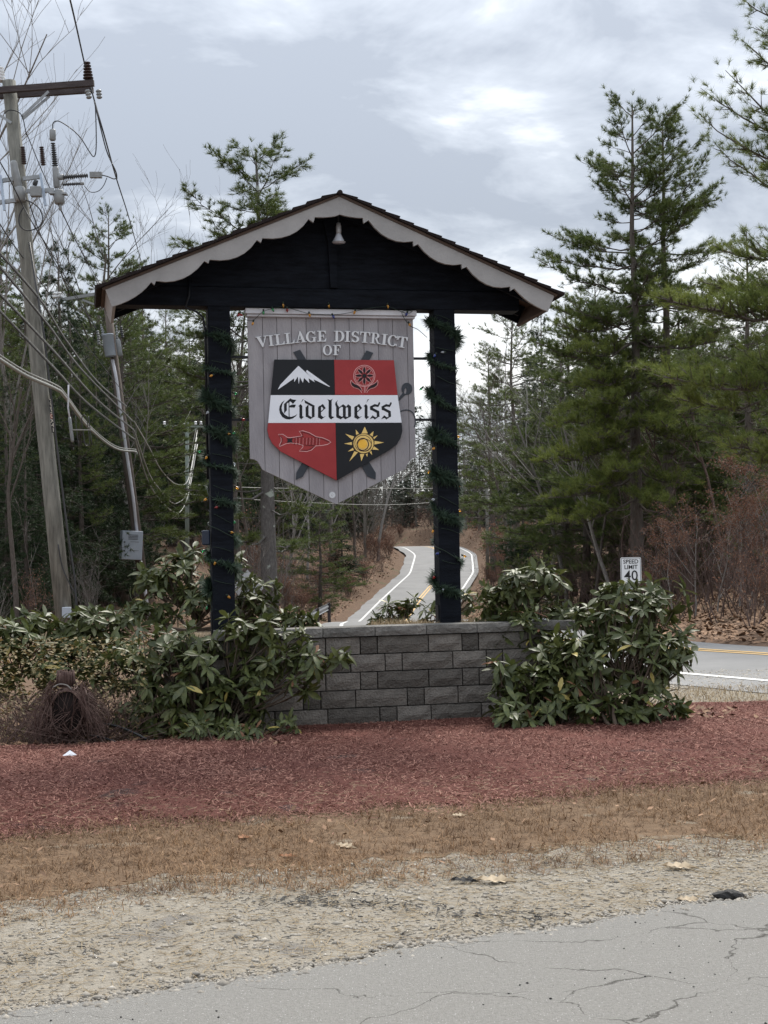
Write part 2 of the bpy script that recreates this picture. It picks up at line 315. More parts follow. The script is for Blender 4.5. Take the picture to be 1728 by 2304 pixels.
def strip(name, fa, fb, ys, lift, mt, cat=None):      # ribbon along the road between two offsets from the yellow line
    V = []; Fc = []
    for y in ys:
        t = np.array([road_x(y+.5)-road_x(y-.5), 1.0]); t /= np.linalg.norm(t); nrm = np.array([t[1], -t[0]])
        for f in (fa, fb):
            o_ = f(y) if callable(f) else f
            p = np.array([road_x(y), y])+nrm*o_; V.append((p[0], p[1], road_z(y)+lift))
    Fc = [(2*i, 2*i+1, 2*i+3, 2*i+2) for i in range(len(ys)-1)]
    return tag(put(name, np_mesh(name, V, Fc, smooth=True), mt), kind='structure')
ysr = np.arange(-20, 190, .8)
strip('road', lambda y: -3.9+.12*wob(y, .7), right_half, ysr, .02, M_road)
strip('road_edge_line', -3.02, -2.87, ysr, .026, M_white)
strip('road_centre_line', -.16, -.05, ysr, .026, M_yellow); strip('road_centre_line', .07, .18, ysr, .026, M_yellow)
strip('road_edge_line', 2.72, 2.88, np.arange(46, 190, .8), .026, M_white)
strip('road_shoulder', lambda y: -5.3+.25*wob(y, .8, 3), lambda y: -3.7, np.arange(-10, 24, .6), .012, M_gravel)

# ---- near ground: old asphalt, gravel verge, dead grass strip, mulch bed
def edge_asph(x): return 5.36+.478*x+.05*wob(x, 2.1)+.03*wob(x, 7)+.02*wob(x, 27, 2)+.012*wob(x, 61, 1)
def edge_grass(x): return 6.66+.316*x+.22*wob(x, 1.3, 2)+.08*wob(x, 6.1, 5)
def edge_mulch(x): return 8.52+.300*x+.14*wob(x, 1.9, 4)+.06*wob(x, 8.3, 1)+.03*wob(x, 23, 2)
def edge_back(x): return float(np.interp(x, [-8, -2.6, -1.0, -.6, 1.6, 3.6, 6], [11.0, 11.2, 11.6, 13.2, 13.2, 13.3, 12.9]))+.08*wob(x, 2.0, 1)
def sheet(name, lo, hi, z, mt, x0=-9, x1=9, nx_=120, ny=14, mound=0.0):
    V = []; Fc = []
    for i in range(nx_+1):
        x = x0+(x1-x0)*i/nx_; a, b = lo(x), hi(x)
        for j in range(ny+1):
            t = j/ny; y = a+(b-a)*t
            V.append((x, y, z+mound*math.sin(math.pi*min(1, t*1.4))**.6*(1 if t < .36 else 1)*(.8+.2*wob(x, 1.3, y))+(.006*wob(x, 5, y*3) if mound else 0)))
    k = ny+1; Fc = [(i*k+j, (i+1)*k+j, (i+1)*k+j+1, i*k+j+1) for i in range(nx_) for j in range(ny)]
    return tag(put(name, np_mesh(name, V, Fc, smooth=True), mt), kind='structure')
sheet('gravel_verge', lambda x: -12, lambda x: edge_grass(x)+.6, .002, M_gravel, -14, 14)
sheet('side_road', lambda x: -14, edge_asph, .016, M_asphalt, -5, 5, 700, 10)
sheet('side_road', lambda x: -14, lambda x: edge_asph(x)-.05, .015, M_asphalt, 5, 14, 40, 4)
sheet('side_road', lambda x: -14, lambda x: edge_asph(x)-.05, .015, M_asphalt, -14, -5, 40, 4)
sheet('grass_verge', lambda x: edge_grass(x)+.28+.12*wob(x, 5, 1)+.06*wob(x, 19, 3), lambda x: edge_mulch(x)+.3, .0048, M_grasssoil, nx_=420)
sheet('dry_grass_strip', lambda x: edge_back(x)-.2, lambda x: min(16.2, 15.2+.0*x), .006, M_grasssoil, 1.7, 9, 60, 8)
def bed_z(x, y):
    a, b = edge_mulch(x), edge_back(x); t = np.clip((y-a)/(b-a), 0, 1); return .012+.055*np.minimum(1, t*4)
V = []; nxm, nym = 420, 16
for i in range(nxm+1):
    x = -8+15*i/nxm; a, b = edge_mulch(x), edge_back(x)
    for j in range(nym+1):
        y = a+(b-a)*j/nym; V.append((x, y, float(bed_z(x, y))+.008*wob(x, 4, y*3)))
k = nym+1
tag(put('mulch_bed', np_mesh('mulch_bed', V, [(i*k+j, (i+1)*k+j, (i+1)*k+j+1, i*k+j+1) for i in range(nxm) for j in range(nym)], smooth=True), M_mulchsoil), kind='structure')

def scatter(n, lo, hi, x0=-4.2, x1=4.6):
    x = rng.uniform(x0, x1, n); a = np.array([lo(q) for q in x]); b = np.array([hi(q) for q in x]); y = a+(b-a)*rng.random(n); return x, y
def flakes(name, x, y, z, ln, wd, tilt, mt, tint, label, cat):
    n = len(x); az = rng.uniform(0, 2*np.pi, n); el = rng.normal(0, tilt, n); d = np.stack([np.cos(az)*np.cos(el), np.sin(az)*np.cos(el), np.sin(el)], 1)
    s = np.stack([-np.sin(az), np.cos(az), rng.normal(0, .5, n)], 1); s /= np.linalg.norm(s, axis=1)[:, None]
    c = np.stack([x, y, z+np.abs(d[:, 2])*ln*.5+.002], 1); hl = (ln*.5)[:, None]*d; hw = (wd*.5)[:, None]*s
    V = np.stack([c-hl-hw*.7, c-hl*.9+hw*.8, c+hl+hw*.5, c+hl*.95-hw*.8], 1).reshape(-1, 3); Fc = np.arange(4*n).reshape(-1, 4)
    o = put(name, np_mesh(name, V, Fc, np.repeat(tint, 4)), mt); return tag(o, label, cat, kind='stuff')
x, y = scatter(125000, lambda q: edge_mulch(q)-.10, edge_back)
x2 = rng.uniform(-4.2, 4.6, 7000); y2 = np.array([edge_mulch(q) for q in x2])-np.abs(rng.normal(0, .16, 7000)); x = np.concatenate([x, x2]); y = np.concatenate([y, y2]); n = len(x)
pat = np.array([wob(a, 1.1, b*.9) for a, b in zip(x, y)])
flakes('mulch_chips', x, y, np.array([float(bed_z(a, b)) for a, b in zip(x, y)]), rng.uniform(.010, .042, n), rng.uniform(.003, .007, n), .28, M_mulch, np.clip(rng.beta(.9, 1.7, n)+.22*pat, 0, 1), 'red dyed wood mulch spread across the planting bed', 'mulch')
def blades(name, x, y, z, ln, wd, lean, mt, tint, label, cat):
    n = len(x); az = rng.uniform(0, 2*np.pi, n); el = np.clip(rng.normal(lean, .35, n), .02, 1.5)
    d = np.stack([np.cos(az)*np.cos(el), np.sin(az)*np.cos(el), np.sin(el)], 1); s = np.stack([-np.sin(az), np.cos(az), 0*az], 1); b = np.stack([x, y, z], 1)
    mid = b+d*(ln*.55)[:, None]; tip = b+d*ln[:, None]*np.array([1, 1, .75]); w = (wd*.5)[:, None]*s
    V = np.stack([b-w, b+w, mid+w*.8, mid-w*.8, tip], 1).reshape(-1, 3); i5 = np.arange(n)*5
    Fc = np.concatenate([np.stack([i5, i5+1, i5+2], 1), np.stack([i5, i5+2, i5+3], 1), np.stack([i5+3, i5+2, i5+4], 1)])
    return tag(put(name, np_mesh(name, V, Fc, np.repeat(tint, 5)), mt), label, cat, kind='stuff')
x, y = scatter(90000, lambda q: edge_grass(q)-.35, lambda q: edge_mulch(q)+.22); keep = rng.random(len(x)) < np.clip((y-np.array([edge_grass(q) for q in x])+.3)/.45, .05, 1)
pt = np.array([wob(a, 1.6, b*1.3) for a, b in zip(x, y)]); keep &= rng.random(len(x)) < np.clip(.68+.8*pt, .10, 1); x, y, pt = x[keep], y[keep], pt[keep]; n = len(x)
depth = np.array([(b-edge_grass(a))/(edge_mulch(a)-edge_grass(a)) for a, b in zip(x, y)])
blades('dead_grass', x, y, np.full(n, .004), rng.uniform(.025, .09, n), rng.uniform(.002, .0045, n), .40, M_blade, np.clip(rng.normal(.50, .24, n)-.32*depth+.18*pt, 0, 1), 'brown dead grass strip between mulch and gravel', 'grass')
cx, cy = scatter(2200, lambda q: edge_grass(q)-.25, lambda q: edge_mulch(q)+.08); cn = rng.integers(6, 26, len(cx)); cs = rng.uniform(.012, .035, len(cx)); ct = rng.normal(.45, .25, len(cx))+.3*np.array([wob(a, 2.7, b*2.1) for a, b in zip(cx, cy)]); cl2 = rng.uniform(.03, .085, len(cx))
x = np.repeat(cx, cn)+rng.normal(0, 1, cn.sum())*np.repeat(cs, cn); y = np.repeat(cy, cn)+rng.normal(0, 1, cn.sum())*np.repeat(cs, cn); n = len(x)
blades('dead_grass_tufts', x, y, np.full(n, .004), np.repeat(cl2, cn)*rng.uniform(.5, 1.1, n), rng.uniform(.002, .004, n), .50, M_blade, np.clip(np.repeat(ct, cn)+rng.normal(0, .12, n), 0, 1), 'tufts of taller straw grass standing in the dead verge', 'grass')
x, y = scatter(9000, edge_back, lambda q: 15.3, 1.7, 5.4); blades('straw_grass', x, y, np.full(len(x), .006), rng.uniform(.04, .12, len(x)), rng.uniform(.004, .008, len(x)), .5, M_straw, rng.random(len(x)), 'straw coloured grass between mulch bed and main road', 'grass')
x, y = scatter(15000, lambda q: edge_asph(q)-.05, lambda q: edge_grass(q)+.35); n = len(x)
flakes('pine_needle_litter', x, y, np.full(n, .005), rng.uniform(.04, .11, n), rng.uniform(.002, .004, n), .06, M_straw, np.clip(rng.normal(.55, .2, n), 0, 1), 'dry pine needles and straw strewn over the gravel', 'litter')
def stones(name, x, y, z, r, mt, tint, label, cat):
    n = len(x); base = np.array([(1, 0, 0), (-1, 0, 0), (0, 1, 0), (0, -1, 0), (0, 0, 1), (0, 0, -1)], float); fc = np.array([(0, 2, 4), (2, 1, 4), (1, 3, 4), (3, 0, 4), (2, 0, 5), (1, 2, 5), (3, 1, 5), (0, 3, 5)])
    Vv = base[None]*(r[:, None, None]*rng.uniform(.6, 1.4, (n, 6, 1)))*np.array([1, 1, .6]); a = rng.uniform(0, 6.3, n); c, s = np.cos(a), np.sin(a)
    xy = np.stack([Vv[..., 0]*c[:, None]-Vv[..., 1]*s[:, None], Vv[..., 0]*s[:, None]+Vv[..., 1]*c[:, None], Vv[..., 2]], -1)+np.stack([x, y, z], 1)[:, None]
    return tag(put(name, np_mesh(name, xy.reshape(-1, 3), (fc[None]+6*np.arange(n)[:, None, None]).reshape(-1, 3), np.repeat(tint, 6)), mt), label, cat, kind='stuff')
x, y = scatter(16000, lambda q: edge_asph(q)-.03, lambda q: edge_grass(q)+.3); n = len(x)
stones('gravel', x, y, np.full(n, .003), rng.gamma(2, .0024, n)+.002, M_stone, np.clip(rng.normal(.42, .18, n), 0, 1), 'loose sand and gravel beside the old asphalt', 'gravel')
x, y = scatter(4500, lambda q: 15.1, lambda q: 17.4, 2.3, 6); stones('shoulder_gravel', x, y, np.full(len(x), .015), rng.gamma(2, .004, len(x))+.004, M_stone, np.clip(rng.normal(.5, .2, len(x)), 0, 1), 'grey gravel along the main road edge', 'gravel')
# dark crumbs of bark in two patches on the gravel, and grit on the asphalt
xx = []; yy = []
for px, py, sx, k in ((650, 2028, 70, 110), (760, 2032, 90, 120), (840, 2040, 60, 50), (1080, 2060, 80, 90), (1210, 2064, 50, 50), (960, 2050, 60, 30), (60, 2165, 60, 40), (180, 2140, 50, 25), (900, 2100, 300, 60)):
    for _ in range(k):
        p = on_ground(px+random.gauss(0, sx), py+random.gauss(0, 9)); xx.append(p[0]); yy.append(p[1])
n = len(xx); flakes('bark_crumbs', np.array(xx), np.array(yy), np.full(n, .006), rng.uniform(.008, .045, n), rng.uniform(.004, .011, n), .12, M_char, np.zeros(n), 'dark bark crumbs scattered in tyre tracks on the gravel', 'debris')
x = rng.uniform(-2, 3, 5200); off = rng.normal(0, .045, 5200); y = np.array([edge_asph(q) for q in x])+off
stones('crumbled_asphalt_edge', x, y, np.full(len(x), .012), rng.gamma(2, .0028, len(x))+.002, M_stone, np.clip(rng.normal(.32, .15, len(x)), 0, 1), 'crumbled grey stones along the asphalt edge', 'gravel')
x = rng.uniform(-1.5, 2.4, 190); y = 4.3+rng.random(190)*1.9; ok = y < np.array([edge_asph(q) for q in x])-.05
stones('asphalt_grit', x[ok], y[ok], np.full(ok.sum(), .018), rng.gamma(2, .0013, ok.sum())+.0015, M_char, np.zeros(ok.sum()), 'dark grit lying on the cracked asphalt', 'debris')
# leaf litter on banks and under the bushes
def litter(name, pts, size, mt, label):
    P = np.array(pts); n = len(P); az = rng.uniform(0, 6.3, n); d = np.stack([np.cos(az), np.sin(az), rng.normal(0, .35, n)], 1); s = np.stack([-np.sin(az), np.cos(az), rng.normal(0, .35, n)], 1)
    l_ = (size*rng.uniform(.6, 1.4, n))[:, None]; V = np.stack([P-d*l_*.5, P+s*l_*.28, P+d*l_*.5, P-s*l_*.28], 1).reshape(-1, 3); V[:, 2] += .02
    return tag(put(name, np_mesh(name, V, np.arange(4*n).reshape(-1, 4), np.repeat(np.clip(rng.beta(2, 2, n), 0, 1), 4)), mt), label, 'leaves', kind='stuff')
def bank_pts(n, x0, x1, y0, y1):
    x = rng.uniform(x0, x1, n); y = rng.uniform(y0, y1, n); d = x-road_x(y); ok = (d < -4.6) | (d > right_half(y)+.6); x, y = x[ok], y[ok]; return np.stack([x, y, ground_z(x, y)], 1)
litter('bank_leaf_litter', bank_pts(26000, 3, 16, 19, 44), .11, M_litter, 'brown fallen leaves covering the bank across the road')
litter('hillside_leaf_litter', np.concatenate([bank_pts(26000, -24, 14, 22, 150), bank_pts(22000, -11, 16, 70, 175)]), .20, M_litter, 'brown fallen leaves on the wooded hillside beside the far road')
pp = []
for _ in range(900):
    x_ = random.uniform(-4.2, -.4); y_ = random.uniform(11.0, 13.4); pp.append((x_, y_, .03))
for _ in range(120):
    x_ = random.uniform(.9, 3.1); pp.append((x_, random.uniform(12.0, 12.9), .06))
x, y = scatter(420, lambda q: edge_grass(q)-.2, lambda q: edge_mulch(q)+1.2)
litter('strewn_leaf_bits', [(a, b, .03) for a, b in zip(x, y)], .035, M_litter, 'small broken leaf bits strewn over the dead grass and mulch front')
x, y = scatter(3500, lambda q: edge_mulch(q)-.1, lambda q: edge_mulch(q)+1.3); n = len(x); yk = (y-np.array([edge_mulch(q) for q in x]))/1.3; kp = rng.random(n) > yk; x, y = x[kp], y[kp]; n = len(x)
flakes('mulch_needle_litter', x, y, np.full(n, .06), rng.uniform(.03, .09, n), rng.uniform(.002, .0035, n), .1, M_straw, rng.random(n), 'dry needles blown over the front of the mulch', 'litter')
litter('bed_leaf_litter', pp, .09, M_litter, 'dry leaves caught under the rhododendrons in the bed')

# ------------------------------------------------------------------ block retaining wall (planter)
def rough_block(w, h, d, seed, cap=False):
    r = random.Random(seed); mb = MB(); nu, nz = max(2, int(round(w/.09))), 2; V = []; g = {}
    for j in range(nz+1):
        for i in range(nu+1):
            e = (i in (0, nu)) or (j in (0, nz)); o = .010 if e else r.uniform(-.010, .0)
            if cap: o *= .5
            jx = 0 if i in (0, nu) else r.uniform(-.012, .012); jz = 0 if j in (0, nz) else r.uniform(-.01, .01)
            g[i, j] = len(V); V.append((-w/2+w*i/nu+jx, o+r.uniform(-.003, .003), h*j/nz+jz))
    Fc = [(g[i, j], g[i+1, j], g[i+1, j+1], g[i, j+1]) for i in range(nu) for j in range(nz)]
    b = len(V); V += [(-w/2, d, 0), (w/2, d, 0), (w/2, d, h), (-w/2, d, h)]
    Fc += [(b+1, b, b+3, b+2)]
    Fc += [tuple([g[i, nz] for i in range(nu+1)]+[b+2, b+3]), tuple([g[i, 0] for i in range(nu, -1, -1)]+[b, b+1]), tuple([g[0, j] for j in range(nz+1)]+[b+3, b]), tuple([g[nu, j] for j in range(nz, -1, -1)]+[b+1, b+2])]
    me = bpy.data.meshes.new('block'); me.from_pydata(V, [], Fc); me.update(); return me
WV = -.45; ZT = .885; CAPH = .078; RH = .1515; UL, UR = -1.50, 1.80
wall = thing('retaining_wall', 'grey split face block retaining wall with cap stones under the village sign', 'wall', S0, YAW)
unit = .1515
bm_ = {(k, v): rough_block(unit*k-.010, RH-.009, .24, 100*k+v) for k in (1, 2, 3) for v in range(4)}
for v_ in bm_.values(): v_.materials.append(M_block)
cm_ = [rough_block(.45, CAPH, .30, 900+v, True) for v in range(3)]
for v_ in cm_: v_.materials.append(M_cap)
zq = zoomer(480, 1100, 2.44)
def block(me, loc, rz, nm='block'): o = put(nm, me, None, wall); o.location = loc; o.rotation_euler = (0, 0, rz); return o
for r_, (zx, seq) in enumerate([(620, (2, 1, 3)), (755, (2, 1, 3)), (615, (2, 1, 3)), (585, (2, 3, 1)), (620, (3, 1, 2)), (700, (2, 1, 3))]):
    z = ZT-CAPH-RH*(r_+1); set_back = -.012*r_
    u = sp(*zq(zx, 1000), WV)[0]; i = 0
    while u > UL: i -= 1; u -= unit*seq[i % 3]
    while u < UR:
        k = seq[i % 3]
        if u > UL-.1 and u+unit*k < UR+.25: block(bm_[k, random.randrange(4)], (u+unit*k/2, WV+set_back, z), 0)
        u += unit*k; i += 1
    for side, uu, rz in ((-1, UL+.03, -math.pi/2), (1, UR+.22, math.pi/2)):          # the returns at both ends
        v = WV+.12+(.07 if r_ % 2 else .0)
        for q in range(4):
            k = (2, 3, 1, 3)[(q+r_) % 4]; block(bm_[k, random.randrange(4)], (uu, v+unit*k/2+.12, z), rz); v += unit*k
u = sp(*zq(600, 790), WV)[0]-.457*2
while u < UR-.1:
    o = block(cm_[random.randrange(3)], (u+.2285, WV-.022, ZT-CAPH+.001), 0, 'capstone'); o.rotation_euler = (random.uniform(-.006, .006), random.uniform(-.004, .004), 0); u += .457
MB().box(((UL+UR)/2+.1, WV+.75, .37), (UR-UL+.02, 1.0, .74)).build('core', M_soil, wall)
# soil filling the planter, behind the caps
V = []; Fc = []
for i in range(25):
    for j in range(9):
        u = UL+.1+(UR-UL)*i/24; v = WV+.24+1.15*j/8; V.append((u, v, .80+.05*math.sin(math.pi*j/8)+.015*wob(u, 4, v*3)))
Fc = [(i*9+j, (i+1)*9+j, (i+1)*9+j+1, i*9+j+1) for i in range(24) for j in range(8)]
put('soil', np_mesh('soil', V, Fc, smooth=True), M_soil, wall)

# ------------------------------------------------------------------ sign shelter
sh = thing('sign_shelter', 'black timber gabled shelter with scalloped grey fascia holding the village sign', 'shelter', S0, YAW)
PU = (-1.0, 1.04); PWID = .195
for u in PU:
    MB().box((u, 0, (3.72+.62)/2), (PWID, PWID, 3.72-.62)).build('post', M_black, sh, bevel=.008)
    for s in (-1, 1): MB().box((u+s*(PWID/2+.006), 0, .93), (.008, .10, .22)).build('post_bracket', M_navy, sh)
zr3, zl2 = zoomer(700, 400, 2.86), zoomer(200, 400, 2.963)
FV = -.45
def fp(z, x, y): return sp(*z(x, y), FV)
apex = fp(zr3, 183, 122)
def scal(z, pts, arcs):
    o = []
    for p in pts: o.append(fp(z, *p))
    return o
def curve3(z, a, b, c, n=7):      # quadratic through three photo points
    A, B, C = (np.array(fp(z, *q)) for q in (a, b, c)); return [tuple(2*(t-.5)*(t-1)*A+4*t*(1-t)*B+2*t*(t-.5)*C) for t in np.linspace(0, 1, n)]
zz = zr3; rp = [apex, fp(zz, 1565, 760), fp(zz, 1525, 860)]
rp += curve3(zz, (1525, 860), (1408, 802), (1308, 712))[1:]+[fp(zz, 1283, 727)]+curve3(zz, (1281, 700), (1130, 686), (1000, 572))+[fp(zz, 972, 585)]
rp += curve3(zz, (968, 556), (815, 538), (688, 427))+[fp(zz, 660, 440)]+curve3(zz, (656, 408), (500, 390), (370, 272))+[fp(zz, 338, 293)]+curve3(zz, (333, 258), (258, 252), (183, 235))
MB().prism(rp, FV, FV+.03).build('bargeboard', M_fascia, sh)
zz = zl2; lp = [(apex[0]-.0015, apex[1]), fp(zz, 110, 745), fp(zz, 155, 860)]
lp += curve3(zz, (155, 860), (310, 792), (415, 695))[1:]+[fp(zz, 437, 715)]+curve3(zz, (447, 687), (625, 672), (770, 555))+[fp(zz, 797, 570)]
lp += curve3(zz, (805, 545), (990, 528), (1120, 415))+[fp(zz, 1147, 432)]+curve3(zz, (1157, 402), (1340, 382), (1465, 275))+[fp(zz, 1497, 298)]+curve3(zz, (1507, 262), (1590, 262), (1668, 250))
cx_, cz_ = lp.pop(); lp.append((apex[0]-.0015, fp(zr3, 183, 235)[1]))
MB().prism(lp, FV, FV+.03).build('bargeboard', M_fascia, sh)
eR, eL = fp(zr3, 1565, 760), fp(zl2, 110, 745)
BACK = .42
for s, e_ in ((1, eR), (-1, eL)):
    d = np.array([e_[0]-apex[0], e_[1]-apex[1]]); ln = np.linalg.norm(d); d /= ln; nrm = np.array([-d[1], d[0]])*(1 if s > 0 else -1)
    q = lambda t, h: (apex[0]+d[0]*t+nrm[0]*h, apex[1]+d[1]*t+nrm[1]*h)
    MB().prism([q(0, .002), q(ln+.02, .002), q(ln+.02, .022), q(0, .022)], FV-.012, BACK+.02).build('roof_deck', M_soffit, sh)
    nC = 16; ex_ = (ln+.06)/nC
    for c in range(nC):
        t0, t1 = c*ex_+.004, (c+1)*ex_+.012+random.uniform(-.004, .004)
        MB().prism([q(max(0, t0-.10), .024), q(t1, .024+.003), q(t1, .024+.034+random.uniform(-.003, .003)), q(max(0, t0-.10), .026+.004)], FV-.03-random.uniform(0, .006)-.0007*c, BACK+.04+.0007*c).build('shingle_course', M_shingle, sh)
    # fascia along the eave, rafters under the deck, back bargeboard
    lo = fp(zr3, 1525, 860) if s > 0 else fp(zl2, 155, 860)
    MB().prism([(e_[0]-s*.004, e_[1]-.004), (lo[0]-s*.004, lo[1]), (lo[0]-s*.03, lo[1]+.012), (e_[0]-s*.034, e_[1]+.008)], FV+.032, BACK).build('eave_fascia', M_fascia if s < 0 else M_soffit, sh)
    for vv in (-.25, .27):
        MB().prism([q(.05, -.002), q(ln-.05, -.002), q(ln-.08, -.10), q(.05, -.10)], vv-.02, vv+.02).build('rafter', M_black, sh)
    MB().prism([q(0, -.003), q(ln, -.003), q(ln, -.13), q(0, -.13)], BACK-.03, BACK-.002).build('bargeboard', M_black, sh)
    slope = d
MB().tube([(apex[0], FV-.036, apex[1]+.030), (apex[0], BACK+.05, apex[1]+.030)], .024, 8).build('ridge_cap', M_shingle, sh)
BZ = 3.714
MB().box((-.08, 0, BZ+.085), (3.66, .21, .17)).build('beam', M_black, sh, bevel=.006)
def under(u):      # underside of the roof at u
    e_ = eR if u > apex[0] else eL; t = (u-apex[0])/(e_[0]-apex[0]); return apex[1]+(e_[1]-apex[1])*t-.01
gp = [(-1.66, BZ+.176), (1.62, BZ+.176), (1.62, under(1.62)), (apex[0], under(apex[0])), (-1.66, under(-1.66))]
MB().prism(gp, -.085, -.03).build('gable_panel', M_black, sh)
ku = sp(745, 600)[0]
MB().prism([(ku-.03, BZ+.178), (ku+.03, BZ+.178), (ku+.035, 4.45), (ku+.07, under(ku+.07)-.02), (ku-.10, under(ku-.10)-.02), (ku-.045, 4.3)], -.125, -.087).build('king_post', M_black, sh)
MB().tube([(sp(425, 690)[0], -.115, 3.95), (sp(425, 690)[0]-.005, -.12, 3.80), (sp(415, 692)[0], -.10, 3.70), (sp(440, 697)[0], -.09, 3.665), (sp(455, 708)[0], -.07, 3.62), (PU[0]-PWID/2-.02, -.05, 3.5), (PU[0]-PWID/2-.02, -.05, 2.2)], .010, 6).build('conduit', M_navy, sh)
MB().box((PU[0]-PWID/2-.045, -.03, sp(465, 1210)[1]), (.07, .07, .13)).build('outlet_box', mat('blue plastic box', (.006, .014, .035), rough=.25), sh, bevel=.01)
lampu, lz = sp(762, 527, -.28)
lamp = thing('flood_lamp', 'silver reflector flood lamp hanging under the gable peak', 'lamp', S0+EX*lampu+EY*(-.28)+np.array([0, 0, lz]), YAW)
MB().lathe((0, 0, 0), (0, 0, 1), [(0, .021), (.02, .024), (.075, .024), (.08, .019), (.10, .018)], 14).build('socket', M_bronze, lamp)
MB().tube([(0, 0, .09), (0, 0, .30)], .008, 8).build('stem', M_navy, lamp)
MB().lathe((0, 0, -.082), (0, 0, 1), [(0, .001), (.002, .052), (.012, .056), (.02, .05), (.05, .037), (.075, .024), (.09, .02)], 20).build('bulb', M_lamp, lamp)
MB().lathe((0, 0, -.077), (0, 0, 1), [(0, .056), (.003, .060), (.009, .060), (.011, .056)], 20).build('rim', M_bronze, lamp)

# ------------------------------------------------------------------ the hanging sign
SV = -.02
sg = thing('hanging_sign', 'grey plank village sign with painted quartered shield hung between the black posts', 'sign', S0, YAW)
z1 = zoomer(500, 660, 3.318)
def s1(x, y): return sp(*z1(x, y), SV)
uL, uR = s1(197, 700)[0], s1(1436, 700)[0]; ztop = s1(800, 185)[1]
tip = s1(850, 1575)
low = [s1(205, 1235), s1(240, 1240), s1(265, 1255), s1(285, 1287), s1(300, 1315), s1(322, 1327), tip, s1(1372, 1307), s1(1380, 1280), s1(1397, 1255), s1(1418, 1235), s1(1450, 1225)]
low[0] = (uL, low[0][1]); low[-1] = (uR, low[-1][1])
lu = [p[0] for p in low]; lz_ = [p[1] for p in low]
joints = [uL]+[s1(q+8, 650)[0] for q in (300, 407, 516, 626, 735, 842, 948, 1056, 1164, 1272, 1380)]+[uR]
for a, b in zip(joints[:-1], joints[1:]):
    us = [a+.0022]+[q for q in lu if a+.004 < q < b-.004]+[b-.0022]; hz = random.uniform(-.0012, .0012)
    MB().prism([(a+.0022, ztop), *[(q, float(np.interp(q, lu, lz_))) for q in us], (b-.0022, ztop)], SV+hz, SV+.035).build('plank', M_plank, sg)
MB().prism([(uL+.01, ztop-.02), (uR-.01, ztop-.02), (uR-.01, low[-1][1]+.01), (tip[0], tip[1]+.03), (uL+.01, low[0][1]+.01)], SV+.036, SV+.05).build('backing_board', M_ski, sg)
tz = s1(800, 125)[1]
MB().prism([(uL-.022, ztop+.022), (uR+.022, ztop+.022), (uR+.022, tz), (uL-.022, tz)], SV-.055, SV+.05).build('crown_moulding', M_crown, sg, bevel=.006)
MB().prism([(uL-.010, ztop), (uR+.010, ztop), (uR+.010, ztop+.021), (uL-.010, ztop+.021)], SV-.035, SV+.05).build('crown_moulding', M_crown, sg, bevel=.006)
for y_ in (478, 942):
    zb = s1(800, y_)[1]
    MB().box(((PU[0]+PWID/2+uL)/2, .01, zb), (uL-PU[0]-PWID/2, .016, .022)).build('bracket_bar', M_navy, sg)
    MB().box(((PU[1]-PWID/2+uR)/2, .01, zb), (PU[1]-PWID/2-uR, .016, .022)).build('bracket_bar', M_navy, sg)
# crossed skis, bamboo pole with basket behind the shield
def poly1(pts): return [s1(*p) for p in pts]
MB().prism(poly1([(530, 440), (580, 421), (1145, 1340), (1143, 1390), (1085, 1370)]), SV-.008, SV-.002).build('ski', M_ski, sg)
MB().prism(poly1([(1075, 428), (1126, 446), (600, 1370), (548, 1393), (552, 1340)]), SV-.015, SV-.0085).build('ski', M_ski, sg)
ell = lambda cx, cy, rx, ry, n=24, a0=0, rot=0: [(cx+rx*math.cos(a0+2*math.pi*i/n)*math.cos(rot)-ry*math.sin(a0+2*math.pi*i/n)*math.sin(rot), cy+rx*math.cos(a0+2*math.pi*i/n)*math.sin(rot)+ry*math.sin(a0+2*math.pi*i/n)*math.cos(rot)) for i in range(n)]
def ring(mb, o_, i_, v0, v1):          # outer and inner outline with as many points
    n = len(o_)
    for k in range(n):
        j = (k+1) % n; mb.prism([o_[k], o_[j], i_[j], i_[k]], v0, v1)
    return mb
ring(MB(), poly1(ell(1378, 713, 40, 45)), poly1(ell(1366, 733, 9, 26, rot=.15)), SV-.006, SV-.0015).build('ski_pole_basket', M_ski, sg)
MB().prism(poly1([(1345, 745), (1372, 752), (1318, 805), (1308, 795)]), SV-.0055, SV-.001).build('ski_pole', M_ski, sg)
arc = [(1325, 884), (1360, 872), (1400, 876), (1430, 905), (1442, 955), (1436, 1000)]
def ribbon(mb, pts, w, v0, v1, closed=False):
    P = np.array(pts, float); n = len(P); T = np.roll(P, -1, 0)-np.roll(P, 1, 0)
    if not closed: T[0] = P[1]-P[0]; T[-1] = P[-1]-P[-2]
    T /= np.linalg.norm(T, axis=1)[:, None]+1e-9; Nn = np.stack([-T[:, 1], T[:, 0]], 1)*w/2; a, b = P+Nn, P-Nn
    for i in range(n if closed else n-1):
        j = (i+1) % n; mb.prism([tuple(a[i]), tuple(a[j]), tuple(b[j]), tuple(b[i])], v0, v1)
    return mb
ribbon(MB(), spline(poly1(arc), 4), .010, SV-.006, SV-.0015).build('ski_pole_strap', M_ski, sg)
